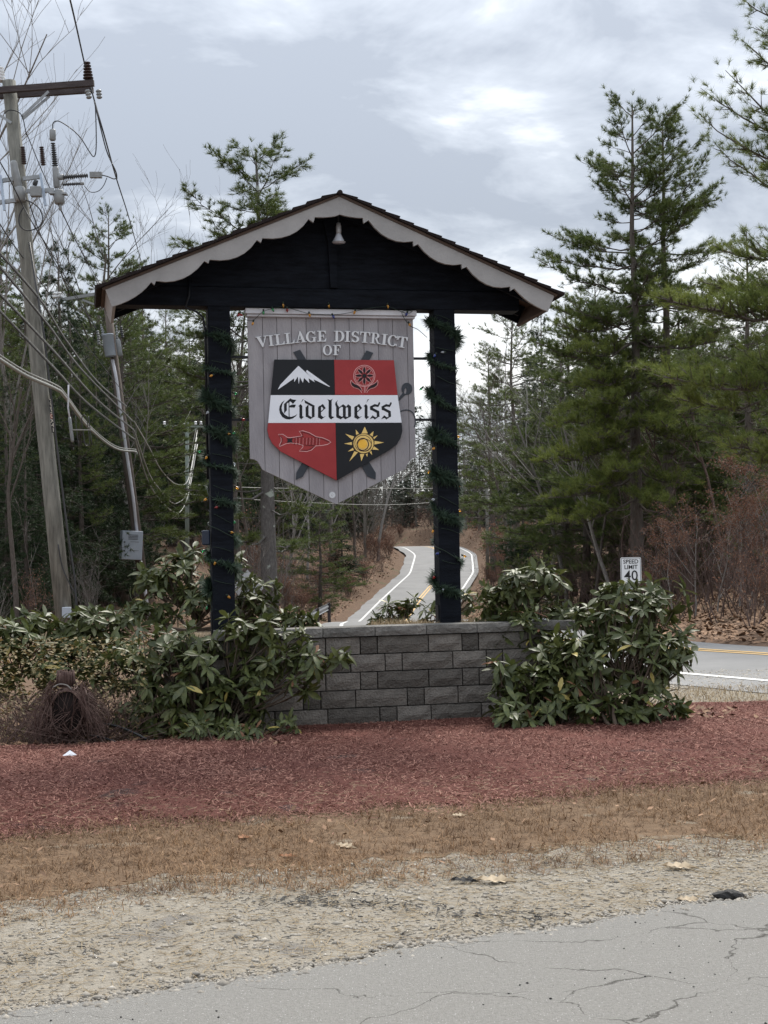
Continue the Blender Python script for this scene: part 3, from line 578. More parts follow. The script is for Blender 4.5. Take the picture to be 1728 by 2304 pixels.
# shield: four quarters and a white band
SH0, SH1 = SV-.034, SV-.016
MB().prism(poly1([(386, 498), (829, 500), (835, 760), (360, 762)]), SH0, SH1).build('shield_quarter', M_navy, sg)['label'] = 'black shield quarter with white mountain'
MB().prism(poly1([(831, 500), (1275, 503), (1303, 762), (837, 760)]), SH0-.0005, SH1).build('shield_quarter', M_red, sg)['label'] = 'red shield quarter with round flower'
MB().prism(poly1([(359, 763.5), (1303, 763.5), (1333, 968), (340, 970)]), SH0-.001, SH1).build('shield_band', M_wpanel, sg)['label'] = 'white band lettered in black gothic script'
MB().prism(poly1([(339, 971), (841, 970), (850, 1398), (432, 1182), (372, 1125), (345, 1075), (333, 1020)]), SH0, SH1).build('shield_quarter', M_red, sg)['label'] = 'red shield quarter with outlined fish'
MB().prism(poly1([(843, 970), (1333, 969.5), (1339, 1030), (1325, 1085), (1298, 1130), (1240, 1175), (852, 1398)]), SH0-.0005, SH1).build('shield_quarter', M_navy, sg)['label'] = 'black shield quarter with golden sun'
DV = SH0-.0012
class Flat:            # painted shapes, each a hair prouder than the last so none share a plane
    def __init__(s): s.mb = MB(); s.k = 0
    def poly(s, pts): s.k += 1; s.mb.prism(pts, DV-.0008-.00012*s.k, DV+.0006); return s
    def rib(s, pts, w, closed=False): s.k += 1; ribbon(s.mb, pts, w, DV-.0008-.00012*s.k, DV+.0006, closed); return s
    def out(s, name, mt): return s.mb.build(name, mt, sg)
zm = zoomer(600, 800, 9.759); M1 = lambda x, y: sp(*zm(x, y), DV)
Flat().poly([M1(*p) for p in [(245, 745), (300, 640), (690, 232), (705, 232), (935, 440), (985, 465), (950, 450), (860, 355), (885, 318), (1388, 680), (1375, 688), (1120, 565), (1030, 525), (1055, 585), (920, 500), (938, 605), (820, 490), (795, 598), (730, 475), (705, 625), (683, 460), (605, 582), (605, 500), (250, 745)]]).out('mountain_emblem', M_wpanel)
zf = zoomer(750, 800, 11.06); F1 = lambda x, y: sp(*zf(x, y), DV)
fl = Flat()
fl.rib([F1(*p) for p in ell(770, 505, 265, 265, 36)], .0055, True).rib([F1(*p) for p in ell(770, 510, 230, 235, 36)], .004, True)
def leafpts(sx):
    return [(770+sx*(x-770), y) for x, y in [(1095, 612), (1112, 660), (1090, 740), (1020, 800), (930, 825), (870, 870), (830, 930)]], [(770+sx*(x-770), y) for x, y in [(1095, 612), (1060, 665), (990, 705), (920, 735), (860, 790), (820, 880)]]
for sx in (1, -1):
    for pl in leafpts(sx): fl.rib(spline([F1(*p) for p in pl], 3), .0045)
fl.rib([F1(770, 770), F1(768, 925)], .004).rib([F1(792, 770), F1(792, 925)], .004)
for k in range(8):
    a = k*math.pi/4
    for s in (-1, 1):
        fl.rib([F1(770+math.sin(a+s*w)*r, 500-math.cos(a+s*w)*r) for r, w in ((75, .42), (120, .34), (170, .22), (225, .10))], .0036)
fl.out('flower_emblem', M_pink)
fb = Flat(); fb.k = 40
fb.poly([F1(*p) for p in ell(770, 505, 52, 52, 16)])
for k in range(8):
    a = k*math.pi/4; fb.poly([F1(770+math.sin(a+w)*r, 500-math.cos(a+w)*r) for r, w in ((60, 0), (110, .20), (160, .17), (215, 0), (160, -.17), (110, -.20))])
for sx in (1, -1):
    fb.poly([F1(770+sx*(x-770), y) for x, y in [(1088, 655), (1082, 725), (1015, 783), (925, 808), (840, 862), (880, 800), (940, 748), (1020, 715)]])
fb.out('flower_petals', M_navy)
zfi = zoomer(600, 950, 5.53); K1 = lambda x, y: sp(*zfi(x, y), DV)
fish = [(145, 150), (200, 150), (260, 190), (300, 192), (370, 182), (440, 170), (405, 112), (450, 106), (530, 130), (590, 165), (615, 180), (700, 195), (770, 225), (800, 248), (760, 275), (700, 288), (610, 295), (560, 345), (500, 365), (405, 360), (450, 310), (455, 290), (390, 268), (300, 258), (240, 268), (160, 302), (155, 290), (180, 240), (180, 195)]
f_ = Flat(); f_.rib([K1(*p) for p in fish], .0062, True)
for xx_ in (370, 412, 455, 500, 540, 580, 625, 660): f_.rib([K1(xx_, 195), K1(xx_-4, 280)], .0022)
f_.out('fish_emblem', M_pink)
f_ = Flat(); f_.k = 20
f_.rib([K1(*p) for p in [(430, 115), (520, 142), (600, 182), (700, 208), (780, 245)]], .0035).rib([K1(*p) for p in [(430, 350), (520, 345), (595, 300)]], .0035).rib([K1(*p) for p in [(350, 192), (455, 176), (440, 130)]], .0035)
for xx_ in (352, 390, 432, 478, 520, 560, 603, 643): f_.rib([K1(xx_, 190), K1(xx_-5, 285)], .003)
f_.rib([K1(*p) for p in [(155, 165), (192, 200), (190, 250), (168, 290)]], .003).rib([K1(*p) for p in [(470, 285), (600, 290)]], .003)
f_.out('fish_lines', M_dred)['kind'] = 'stuff'
f_ = Flat(); f_.k = 30; f_.poly([K1(*p) for p in [(250, 200), (285, 205), (325, 195), (312, 228), (325, 255), (285, 248), (250, 255), (262, 228)]]).out('fish_tail_mark', M_navy)
f_ = Flat()
for tri in [((1180, 140), (1220, 55), (1258, 138)), ((1108, 92), (1148, 140), (1112, 158)), ((1330, 110), (1282, 155), (1318, 178)), ((1380, 163), (1325, 188), (1338, 212)), ((978, 145), (1090, 178), (1065, 220)), ((1460, 252), (1342, 232), (1340, 278)), ((962, 266), (1060, 248), (1060, 284)), ((1398, 345), (1335, 300), (1315, 340)), ((1010, 365), (1072, 318), (1085, 348)), ((1312, 408), (1280, 372), (1303, 358)), ((1028, 488), (1090, 362), (1135, 375)), ((1178, 485), (1160, 395), (1215, 395)), ((1252, 432), (1232, 398), (1256, 388))]: f_.poly([K1(*p) for p in tri])
f_.poly([K1(*p) for p in ell(1205, 265, 132, 126, 32)]).out('sun_rays', M_pale)
f_ = Flat(); f_.k = 22
f_.rib([K1(*p) for p in ell(1205, 265, 128, 122, 32)], .004, True).rib([K1(*p) for p in ell(1200, 262, 104, 100, 32)], .005, True).rib([K1(*p) for p in ell(1215, 285, 88, 78, 28)], .005, True).rib([K1(*p) for p in ell(1195, 275, 72, 75, 28)], .009, True)
f_.out('sun_rings', mat('dark brown line paint', (.035, .012, .008), rough=.6))
f_ = Flat(); f_.k = 40; f_.poly([K1(*p) for p in ell(1192, 272, 55, 56, 24)]).out('sun_disc', M_gold)
# gothic lettering on the band
ze = zoomer(620, 880, 5.925); G1 = lambda x, y: sp(*ze(x, y), DV)
def gothic(polys):
    f = Flat()
    for p in polys: f.poly([G1(*q) for q in p])
    return f.out('letter', M_navy)
def st(x, y0, y1, w=36, sk=14): return [(x, y0+sk), (x+w, y0-sk+10), (x+w, y1-sk+4), (x, y1)]     # stem with slanted ends
def dia(x, y, w=34, h=30): return [(x, y), (x+w*.55, y-h*.75), (x+w+10, y+4), (x+w*.5, y+h*.9)]
gothic([[(122, 122), (85, 150), (55, 200), (48, 245), (58, 295), (90, 345), (135, 372), (180, 378), (230, 365), (270, 335), (290, 303), (262, 325), (215, 342), (165, 338), (120, 312), (90, 270), (80, 225), (92, 170)],
        [(112, 172), (197, 96), (222, 110), (277, 118), (232, 172), (214, 150), (196, 138), (150, 165), (150, 255), (115, 298)], [(184, 216), (188, 192), (228, 178), (272, 182), (254, 220)], [(174, 150), (184, 145), (186, 340), (175, 340)]])
def let_i(x): return [[(x+22, 155), (x+40, 112), (x+60, 104), (x+40, 132)], [(x-15, 200), (x+18, 172), (x+38, 198), (x+38, 335), (x+62, 342), (x+22, 376), (x, 350), (x, 208)]]
gothic(let_i(318))
gothic([[(384, 118), (440, 150), (520, 192), (520, 218), (470, 200), (432, 178), (392, 158)], [(400, 218), (432, 182), (440, 190), (440, 335), (402, 345)], [(484, 200), (520, 196), (520, 342), (484, 355)], [(402, 338), (440, 322), (482, 348), (520, 338), (464, 374)]])
def let_e(x): return [[(x, 215), (x+20, 196), (x+40, 196), (x+40, 325), (x, 345)], [(x+10, 210), (x+64, 170), (x+104, 228), (x+74, 240), (x+52, 208), (x+38, 214)], [(x+104, 226), (x+36, 285), (x+34, 272), (x+84, 228)], [(x-6, 346), (x+36, 318), (x+70, 346), (x+104, 332), (x+46, 376)]]
gothic(let_e(566))
gothic([[(692, 108), (716, 116), (732, 120), (760, 102), (748, 130), (748, 335), (785, 344), (740, 378), (706, 345), (708, 135)]])
gothic([[(832, 118), (816, 150), (826, 180), (846, 212), (846, 340), (815, 350), (808, 330), (808, 215), (794, 178), (800, 150)], [(836, 226), (900, 174), (936, 200), (936, 330), (898, 346), (898, 214), (880, 208), (846, 236)], [(926, 226), (968, 174), (1006, 205), (1006, 338), (966, 352), (966, 222), (946, 216), (928, 238)], [(806, 348), (848, 322), (884, 342), (916, 326), (950, 344), (1008, 336), (930, 376), (900, 352), (870, 376)]])
gothic(let_e(1050)); gothic(let_i(1188))
def let_s(x): return [[(x, 205), (x+62, 172), (x+104, 182), (x+118, 150), (x+132, 145), (x+136, 168), (x+112, 212), (x+72, 206), (x+40, 214), (x+40, 262), (x+4, 250)], [(x+4, 244), (x+36, 222), (x+124, 268), (x+128, 340), (x+92, 356), (x+90, 290)], [(x-6, 374), (x+36, 322), (x+70, 348), (x+126, 336), (x+66, 378), (x+40, 358)]]
gothic(let_s(1258)); gothic(let_s(1412))
# raised serif letters in an arc
def ellr(cx, cy, rx, ry, ix, iy, a0, a1, n=14):     # part of a ring with thick flanks and thin poles, as quads
    o = []
    for i in range(n):
        t0, t1 = a0+(a1-a0)*i/n, a0+(a1-a0)*(i+1)/n
        o.append([(cx+rx*math.cos(t0), cy+ry*math.sin(t0)), (cx+rx*math.cos(t1), cy+ry*math.sin(t1)), (cx+ix*math.cos(t1), cy+iy*math.sin(t1)), (cx+ix*math.cos(t0), cy+iy*math.sin(t0))])
    return o
R_ = lambda x0, y0, x1, y1: [(x0, y0), (x1, y0), (x1, y1), (x0, y1)]
PI = math.pi
GL = {
 'I': (.50, [R_(.14, .06, .36, .94), R_(0, 0, .5, .065), R_(0, .935, .5, 1)]),
 'L': (.86, [R_(.14, .06, .36, .94), R_(0, .935, .5, 1), [(0, 0), (.84, 0), (.86, .30), (.80, .30), (.72, .12), (.60, .075), (0, .075)]]),
 'V': (1.02, [[(.10, .94), (.36, .94), (.60, .24), (.52, -.03), (.46, -.03)], [(.80, .94), (.90, .94), (.545, .0), (.50, .06)], R_(-.02, .935, .48, 1), R_(.68, .935, 1.04, 1)]),
 'A': (1.0, [[(.14, .06), (.23, .06), (.53, .88), (.46, 1.03)], [(.40, 1.03), (.54, 1.03), (.90, .06), (.64, .06), (.42, .80)], R_(.26, .28, .68, .35), R_(-.02, 0, .36, .065), R_(.54, 0, 1.03, .065)]),
 'E': (.84, [R_(.14, .06, .36, .94), [(0, 0), (.80, 0), (.84, .30), (.78, .30), (.70, .12), (.58, .075), (0, .075)], [(0, 1), (.78, 1), (.80, .72), (.74, .72), (.68, .88), (.58, .925), (0, .925)], R_(.34, .465, .58, .535), R_(.55, .34, .61, .66)]),
 'F': (.80, [R_(.14, .06, .36, .94), R_(0, 0, .52, .065), [(0, 1), (.78, 1), (.80, .70), (.74, .70), (.68, .88), (.58, .925), (0, .925)], R_(.34, .465, .58, .535), R_(.55, .34, .61, .66)]),
 'D': (.94, [R_(.14, .06, .36, .94), R_(0, 0, .5, .065), R_(0, .935, .5, 1)]+ellr(.46, .5, .48, .5, .25, .43, -PI/2, PI/2)),
 'O': (1.0, ellr(.5, .5, .5, .52, .27, .45, 0, 2*PI, 26)),
 'C': (.92, ellr(.5, .5, .5, .52, .27, .45, .62, 2*PI-.62, 22)+[R_(.86, .62, .92, 1.0), R_(.86, .02, .92, .24)]),
 'G': (1.0, ellr(.5, .5, .5, .52, .27, .45, .62, 2*PI-.55, 22)+[R_(.84, .64, .90, 1.0), R_(.70, .0, .90, .40), R_(.58, .38, 1.0, .44)]),
 'T': (.92, [R_(.35, .06, .57, .94), R_(.20, 0, .72, .065), [(0, 1), (.92, 1), (.92, .66), (.86, .66), (.80, .86), (.70, .925), (.22, .925), (.12, .86), (.06, .66), (0, .66)]]),
 'R': (1.0, [R_(.14, .06, .36, .94), R_(0, 0, .5, .065), R_(0, .935, .5, 1)]+ellr(.46, .735, .37, .265, .16, .20, -PI/2, PI/2, 10)+[[(.42, .52), (.60, .50), (.82, .10), (1.0, .05), (1.0, -.01), (.78, -.01), (.66, .06)]]),
 'S': (.72, ellr(.36, .74, .35, .28, .15, .20, .35, 1.5*PI, 14)+ellr(.36, .27, .36, .29, .15, .21, -PI+.35, PI*.5, 14)+[[(.10, .66), (.40, .43), (.66, .34), (.36, .60)], R_(.60, .70, .66, 1.0), R_(.04, 0, .10, .30)]),
}
zt = zoomer(570, 730, 4.608)
def put_letter(ch, x0, x1, yb, slope_, hpx=112):
    w, polys = GL[ch]; mb = MB(); c = (x0+x1)/2; sc = (x1-x0)/w
    a = math.atan(slope_); k = 0
    for p in polys:
        k += 1; q = []
        for gx_, gy_ in p:
            dx_, dy_ = (gx_-w/2)*sc, gy_*hpx; q.append(sp(*zt(c+dx_*math.cos(a)+dy_*math.sin(a), yb+dx_*math.sin(a)-dy_*math.cos(a)), SV-.018))
        mb.prism(q, SV-.018-.00012*k, SV-.0015)
    mb.build('letter', M_letter, sg)
for ch, x0, x1, yb, sl_ in [('V', 38, 162, 232, -.14), ('I', 162, 216, 222, -.12), ('L', 228, 328, 211, -.11), ('L', 333, 430, 199, -.11), ('A', 436, 550, 187, -.07), ('G', 548, 655, 183, -.05), ('E', 664, 758, 177, -.02),
                           ('D', 836, 943, 178, .01), ('I', 947, 1002, 180, .03), ('S', 1014, 1096, 183, .05), ('T', 1101, 1207, 189, .07), ('R', 1212, 1318, 199, .09), ('I', 1322, 1382, 211, .12), ('C', 1386, 1484, 223, .13), ('T', 1487, 1588, 239, .14)]:
    put_letter(ch, x0, x1, yb, sl_)
put_letter('O', 721, 816, 318, .0, 104); put_letter('F', 828, 906, 318, .0, 104)
sc_ = s1(821, 1506); MB().lathe((sc_[0], SV-.002, sc_[1]), (0, -1, 0), [(0, .029), (.002, .029)], 24, False).build('round_seal', M_letter, sg)
f_ = MB(); ring(f_, [(sc_[0]+.026*math.cos(t), sc_[1]+.026*math.sin(t)) for t in np.linspace(0, 6.08, 24)], [(sc_[0]+.024*math.cos(t), sc_[1]+.024*math.sin(t)) for t in np.linspace(0, 6.08, 24)], SV-.0052, SV-.0035)
ribbon(f_, [(sc_[0]+.012*math.cos(t)*(1-.05*t), sc_[1]+.012*math.sin(t)) for t in np.linspace(.4, 5.2, 12)], .003, SV-.0054, SV-.0035); ribbon(f_, [(sc_[0]-.012, sc_[1]-.004), (sc_[0]+.013, sc_[1]+.001)], .003, SV-.0056, SV-.0035)
f_.build('seal_print', M_alu, sg)

# ------------------------------------------------------------------ garlands and light strings
def bulb_mesh(c):
    mb = MB(); mb.lathe((0, 0, 0), (0, 0, -1), [(0, .005), (.005, .009), (.013, .0115), (.024, .009), (.032, .004), (.036, .001)], 10); me = mb.mesh('bulb'); me.materials.append(M_bulbs[c]); return me
BM = {c: bulb_mesh(c) for c in M_bulbs}
sock = MB().lathe((0, 0, -.002), (0, 0, 1), [(0, .008), (.018, .008), (.02, .004)], 8).mesh('socket'); sock.materials.append(M_cord)
def add_bulb(parent, p, c, tilt):
    o = put('bulb', BM[c], None, parent, p); o.rotation_euler = tilt; s = put('socket', sock, None, o); return o
def helix(u, z0, z1, turns, r, ph, n=240, jit=.0):
    o = []
    for i in range(n+1):
        t = i/n; a = ph+2*math.pi*turns*t; c, s = math.cos(a), math.sin(a); k = r/max(abs(c), abs(s))*.97
        k = min(k, r*1.18); o.append(Vector((u+c*k, s*k, z0+(z1-z0)*(t+jit*math.sin(t*23+ph)*.02)+.015*math.sin(a*1.7))))
    return o
def garland(u, label, seed, z0, z1, turns, ph, gaps):
    r = random.Random(seed); g_ = thing('garland', label, 'garland', S0, YAW, 'garlands wound round the sign posts')
    H = helix(u, z0, z1, turns, PWID/2+.022, ph, 520); P = []; A = []
    MB().tube(H[::3], .005, 4).build('wire', M_cord, g_)
    V = []; T = []
    for i in range(len(H)-1):
        tt = i/len(H)
        if any(a < tt < b for a, b in gaps): continue
        fat = .6+.45*math.sin(tt*37+seed)+.40*math.sin(tt*91)
        for _ in range(int(40*max(.25, fat))):
            d = Vector((r.gauss(0, 1), r.gauss(0, 1), r.gauss(0, 1))).normalized(); ax = (H[i+1]-H[i]).normalized(); d = (d+ax*.4).normalized(); s = d.orthogonal().normalized()*r.choice((.004, .006, .010))
            b = H[i].lerp(H[i+1], r.random()); ln = r.uniform(.035, .10)*(.55+.6*max(0, fat)); V += [b-s, b+s, b+d*ln]; T += [r.random()]*3
    put('foliage', np_mesh('garland', np.array([tuple(q) for q in V]), np.arange(len(V)).reshape(-1, 3), T), M_garland, g_)['kind'] = 'stuff'
    return g_
garland(PU[0], 'dark evergreen garland spiralling round the post beside the leaning poles', 3, 3.62, 1.22, 8.5, .4, [(.13, .17), (.62, .66), (.72, .80)])
garland(PU[1], 'dark evergreen garland spiralling round the post in front of the road', 5, 3.68, 1.12, 7.5, 2.2, [(.20, .23), (.48, .53), (.80, .86)])
def post_lights(u, label, bl, seed):
    t = thing('light_string', label, 'light string', S0, YAW, 'coloured light strings on the shelter')
    H = helix(u, 3.66, 1.05, 9.5, PWID/2+.012, seed, 300); MB().tube(H[::2], .003, 4).build('wire', M_cord, t)
    for px, py, c, v in bl:
        a, z = sp(px, py, v); side = 1 if a > u else -1; add_bulb(t, (a, v, z+.02), c, (random.uniform(-.4, .4), -side*random.uniform(.4, 1.5), 0))
    return t
zL = zoomer(420, 680, 2.99); zR = zoomer(920, 680, 2.99)
lb = [(355, 98, 'red', -.05), (320, 625, 'green', -.06), (305, 893, 'green', -.06), (272, 900, 'amber', -.13), (97, 1018, 'green', -.03), (140, 1050, 'amber', -.08), (315, 1095, 'clear', -.07), (330, 1258, 'amber', -.06), (135, 1335, 'amber', -.05), (212, 1390, 'red', -.13), (313, 1487, 'green', -.06), (293, 1560, 'amber', -.11), (122, 1685, 'green', -.03), (275, 1990, 'amber', -.13), (175, 505, 'amber', -.13), (150, 748, 'clear', -.12), (370, 800, 'red', -.03), (195, 1760, 'amber', -.13), (140, 2060, 'green', -.03)]
post_lights(PU[0], 'string of coloured bulbs wound round the post nearer the utility poles', [(*zL(x, y), c, v) for x, y, c, v in lb], 1.0)
rb = [(322, 915, 'amber', -.06), (175, 993, 'amber', -.12), (142, 1148, 'amber', -.05), (325, 1240, 'amber', -.06), (333, 1412, 'amber', -.06), (165, 1545, 'amber', -.05), (365, 1718, 'amber', -.06), (202, 1700, 'blue', -.13), (175, 1855, 'red', -.05), (235, 1940, 'clear', -.13), (318, 1080, 'green', -.06), (238, 350, 'clear', -.13), (180, 365, 'blue', -.13), (230, 900, 'blue', -.13), (90, 590, 'green', -.02), (175, 1340, 'clear', -.10)]
post_lights(PU[1], 'string of coloured bulbs wound round the post overlapping the far road', [(*zR(x, y), c, v) for x, y, c, v in rb], 4.0)
t = thing('light_string', 'string of coloured bulbs draped along the top edge of the sign', 'light string', S0, YAW, 'coloured light strings on the shelter')
path = [(130, 175), (220, 205), (300, 140), (370, 115), (450, 100), (540, 122), (650, 152), (760, 158), (825, 160), (920, 150), (990, 135), (1080, 115), (1230, 100), (1320, 130), (1380, 150), (1420, 133), (1340, 140), (1395, 235), (1460, 270), (1530, 330)]
sv = SV-.085; MB().tube([(p[0], sv, p[1]) for p in spline([sp(*z1(*q), sv) for q in path], 4)], .003, 4).build('wire', M_cord, t)
for x, y, c in [(130, 165, 'red'), (232, 228, 'amber'), (308, 148, 'green'), (375, 128, 'green'), (485, 128, 'red'), (650, 165, 'amber'), (825, 178, 'blue'), (992, 145, 'amber'), (1235, 100, 'amber'), (1380, 160, 'blue'), (1395, 238, 'amber'), (455, 92, 'amber'), (795, 98, 'amber')]:
    a, z = sp(*z1(x, y), sv); add_bulb(t, (a, sv, z+.018), c, (random.uniform(-.3, .3), random.uniform(-.5, .5), 0))

# ------------------------------------------------------------------ street furniture and poles
def gz(x, y): return float(ground_z(x, y))
def hit(px, py, y0=16.0):      # where the sight line meets the terrain
    for Yd in np.arange(y0, 300, .25):
        p = at(px, py, Yd)
        if p[2] <= gz(p[0], p[1]): return p
    return p
p = at(1420, 1300, 26.0); sgn = thing('speed_limit_sign', 'white speed limit 40 sign on a post across the road behind the rhododendron', 'road sign', (p[0], p[1], gz(p[0], p[1])), .06)
pc = at(1419, 1292, 26.0); zc_ = pc[2]-gz(p[0], p[1]); SWD, SHT = .37, .46
zs0 = at(1418, 1300, 26)[2]
k_ = 26/F_PX
def panel(w, h, r=.03, n=4):
    o = []
    for cx, cy, a in ((w/2-r, h/2-r, 0), (-w/2+r, h/2-r, PI/2), (-w/2+r, -h/2+r, PI), (w/2-r, -h/2+r, 1.5*PI)):
        o += [(cx+r*math.cos(a+PI/2*i/n), cy+r*math.sin(a+PI/2*i/n)) for i in range(n+1)]
    return o
sw, shh = 46*k_*1.02, 58*k_; top = at(1419, 1254, 26)[2]-gz(p[0], p[1]); czz = top-shh/2
pl = lambda w, h, r=.03: [(a, czz+b) for a, b in panel(w, h, r)]
MB().prism(pl(sw, shh), -.004, 0).build('panel', M_signw, sgn)
f_ = MB(); ring(f_, pl(sw-.022, shh-.022, .024), pl(sw-.038, shh-.038, .02), -.006, -.0035); f_.build('border', M_signk, sgn)
for body, sz, dz in (('SPEED', .105, .155), ('LIMIT', .105, .055), ('40', .26, -.105)):
    me = text_mesh(body, sz, .001, .0015); me.materials.append(M_signk); o = put('lettering', me, None, sgn, (0, -.0065, czz+dz)); o.rotation_euler = (PI/2, 0, 0)
MB().box((0, .03, (top-.03)/2), (.06, .035, top-.03)).build('post', M_galv, sgn)
# back of a diamond warning sign by the far bend
p = at(558, 1340, 40.0); dg_ = thing('warning_sign', 'bare aluminium back of a diamond road sign behind the black post', 'road sign', (p[0], p[1], gz(p[0], p[1])), -.3)
hz = at(558, 1322, 40.0)[2]-gz(p[0], p[1]); r_ = .50
MB().prism([(0, hz+r_), (r_, hz), (0, hz-r_), (-r_, hz)], -.003, 0).build('panel', M_alu, dg_, bevel=.0)
MB().box((0, -.03, hz*.5+.1), (.06, .04, hz+.2)).build('post', M_galv, dg_)

def guardrail(name, pts, label):
    t = thing(name, label, 'guardrail', pts[0]); b = np.array(pts[0]); P = [np.array(q)-b for q in pts]
    prof = [(0, -.155), (.045, -.12), (.045, -.07), (.0, -.02), (.0, .02), (.045, .07), (.045, .12), (0, .155)]
    mb = MB(); V = []; Fc = []
    for i, q in enumerate(P):
        d = P[min(i+1, len(P)-1)]-P[max(i-1, 0)]; d = d/np.linalg.norm(d); nrm = np.array([d[1], -d[0], 0])
        V += [q+nrm*a+np.array([0, 0, .53+h]) for a, h in prof]
    n = len(prof); Fc = [(i*n+j, i*n+j+1, (i+1)*n+j+1, (i+1)*n+j) for i in range(len(P)-1) for j in range(n-1)]
    mb.add(V, Fc, False); o = mb.build('rail', M_galv, t); md = o.modifiers.new('thick', 'SOLIDIFY'); md.thickness = .006
    for q in P[::2]: MB().box((q[0], q[1], .25), (.15, .12, .9)).build('post', M_cross, t)
    return t
A = at(740, 1357, 66.0); B = at(640, 1405, 46.0); gA = [A+(B-A)*i/6 for i in range(7)]
guardrail('guardrail', [(q[0], q[1], q[2]-.685) for q in gA], 'galvanised guardrail ending behind the foliage where the far road dips')
A = at(1150, 1385, 46.0); B = at(1290, 1398, 40.0); gA = [A+(B-A)*i/4 for i in range(5)]
guardrail('guardrail', [(q[0], q[1], q[2]-.685) for q in gA], 'galvanised guardrail glimpsed through the big rhododendron beside the wall')

def leaning(px0, py0, px1, py1, Yd):      # base and top of a pole standing at depth Yd
    return at(px0, py0, Yd), at(px1, py1, Yd)
Y1 = 27.0
b1, t1 = leaning(153, 1432, 20, 183, Y1); b1[2] = gz(b1[0], b1[1])-.3
UPL = thing('utility_pole', 'big weathered utility pole leaning at the photo edge with switchgear and crossarm', 'utility pole', b1)
rel = lambda px, py, Yd=Y1: Vector(at(px, py, Yd)-b1)
k1 = Y1/F_PX       # metres per photo pixel here
T1 = Vector(t1-b1)
MB().tube([(0, 0, 0), T1*.3, T1*.7, T1], [.165, .158, .14, .128], 16).build('shaft', M_pole, UPL)
z4 = zoomer(0, 0, 3.95); q4 = lambda x, y, dz=0.0: rel(*z4(x, y), Y1+dz)
cr = lambda a, b, h, d, mt, nm, par=UPL: MB().tube([a, b], h, 4, True, False).build(nm, mt, par)
def beam(a, b, w, h, mt, nm, par):
    a, b = Vector(a), Vector(b); d = b-a; R = d.to_track_quat('X', 'Z').to_matrix(); return MB().box((a+b)/2, (d.length, w, h), R).build(nm, mt, par)
beam(q4(-160, 815, -.22), q4(835, 738, -.22), .09, .115, M_cross, 'crossarm', UPL)
beam(q4(-160, 865, .22), q4(830, 800, .22), .09, .105, M_cross, 'crossarm', UPL)
beam(q4(190, 1040, -.17), q4(432, 812, -.24), .012, .05, M_galv, 'brace', UPL); beam(q4(200, 1060, .17), q4(440, 855, .22), .012, .05, M_galv, 'brace', UPL); beam(q4(100, 1090, -.17), q4(-120, 950, -.24), .012, .05, M_galv, 'brace', UPL)
def ribs(a, b, r0, r1, n, mt, nm, par, core=.5):      # stack of sheds
    a, b = Vector(a), Vector(b); prof = []; Ln = (b-a).length
    for i in range(n):
        h = Ln*i/n; r = r0+(r1-r0)*i/n; prof += [(h, r*core), (h+Ln/n*.3, r), (h+Ln/n*.55, r), (h+Ln/n*.8, r*core)]
    return MB().lathe(a, b-a, prof, 12, False).build(nm, mt, par)
def can(a, b, r, mt, nm, par): a, b = Vector(a), Vector(b); l_ = (b-a).length; return MB().lathe(a, b-a, [(0, r*.7), (l_*.08, r), (l_*.92, r), (l_, r*.7)], 14).build(nm, mt, par)
ribs(q4(785, 705, -.22), q4(772, 545, -.22), .10, .06, 6, M_brownins, 'insulator', UPL)
ribs(q4(5, 730, 0), q4(2, 590, 0), .10, .06, 5, M_glass, 'insulator', UPL)
for dx in (-55, 45): ribs(q4(830+dx, 800, -.25), q4(845+dx*.9, 880, -.25), .055, .055, 3, M_grey, 'strain_insulator', UPL, .7)
can(q4(112, 1205), q4(112, 1100), .062, M_grey, 'cap_cover', UPL); ribs(q4(135, 1450), q4(113, 1205), .058, .05, 12, M_ribbed, 'bushing', UPL)
can(q4(170, 1680, -.2), q4(118, 1430, -.2), .07, M_grey, 'interrupter', UPL); can(q4(180, 1790, -.2), q4(175, 1660, -.2), .10, M_grey, 'tank', UPL)
ribs(q4(215, 1460, -.15), q4(200, 1300, -.15), .05, .045, 10, M_brownins, 'arrester', UPL); ribs(q4(385, 1470), q4(368, 1300), .05, .045, 10, M_brownins, 'arrester', UPL)
can(q4(468, 1250, -.1), q4(468, 1150, -.1), .06, M_grey, 'cap_cover', UPL); ribs(q4(490, 1480, -.1), q4(470, 1265, -.1), .056, .04, 11, M_ribbed, 'bushing', UPL)
can(q4(505, 1670, -.1), q4(492, 1480, -.1), .062, M_grey, 'interrupter', UPL); can(q4(530, 1815, -.1), q4(522, 1690, -.1), .10, M_grey, 'tank', UPL); can(q4(538, 1870, -.1), q4(533, 1810, -.1), .03, M_grey, 'tank_foot', UPL)
beam(q4(440, 1720, -.1), q4(598, 1725, -.1), .16, .03, M_galv, 'mount_plate', UPL)
can(q4(510, 1580, -.1), q4(565, 1572, -.1), .055, M_grey, 'elbow', UPL); ribs(q4(560, 1575, -.1), q4(785, 1560, -.1), .05, .042, 12, M_ribbed, 'bushing', UPL); beam(q4(800, 1556, -.1), q4(905, 1556, -.1), .10, .105, M_grey, 'cap_cover', UPL)
ribs(q4(555, 1640, -.1), q4(720, 1632, -.1), .036, .032, 10, M_ribbed, 'arrester', UPL); can(q4(715, 1632, -.1), q4(748, 1630, -.1), .03, M_grey, 'end_fitting', UPL)
for a, b in (((-10, 1610), (120, 1590)), ((205, 1590), (360, 1570)), ((-10, 1800), (230, 1770)), ((230, 1700), (480, 1690))): beam(q4(*a, -.15), q4(*b, -.12), .06, .075, M_galv, 'mount_bracket', UPL)
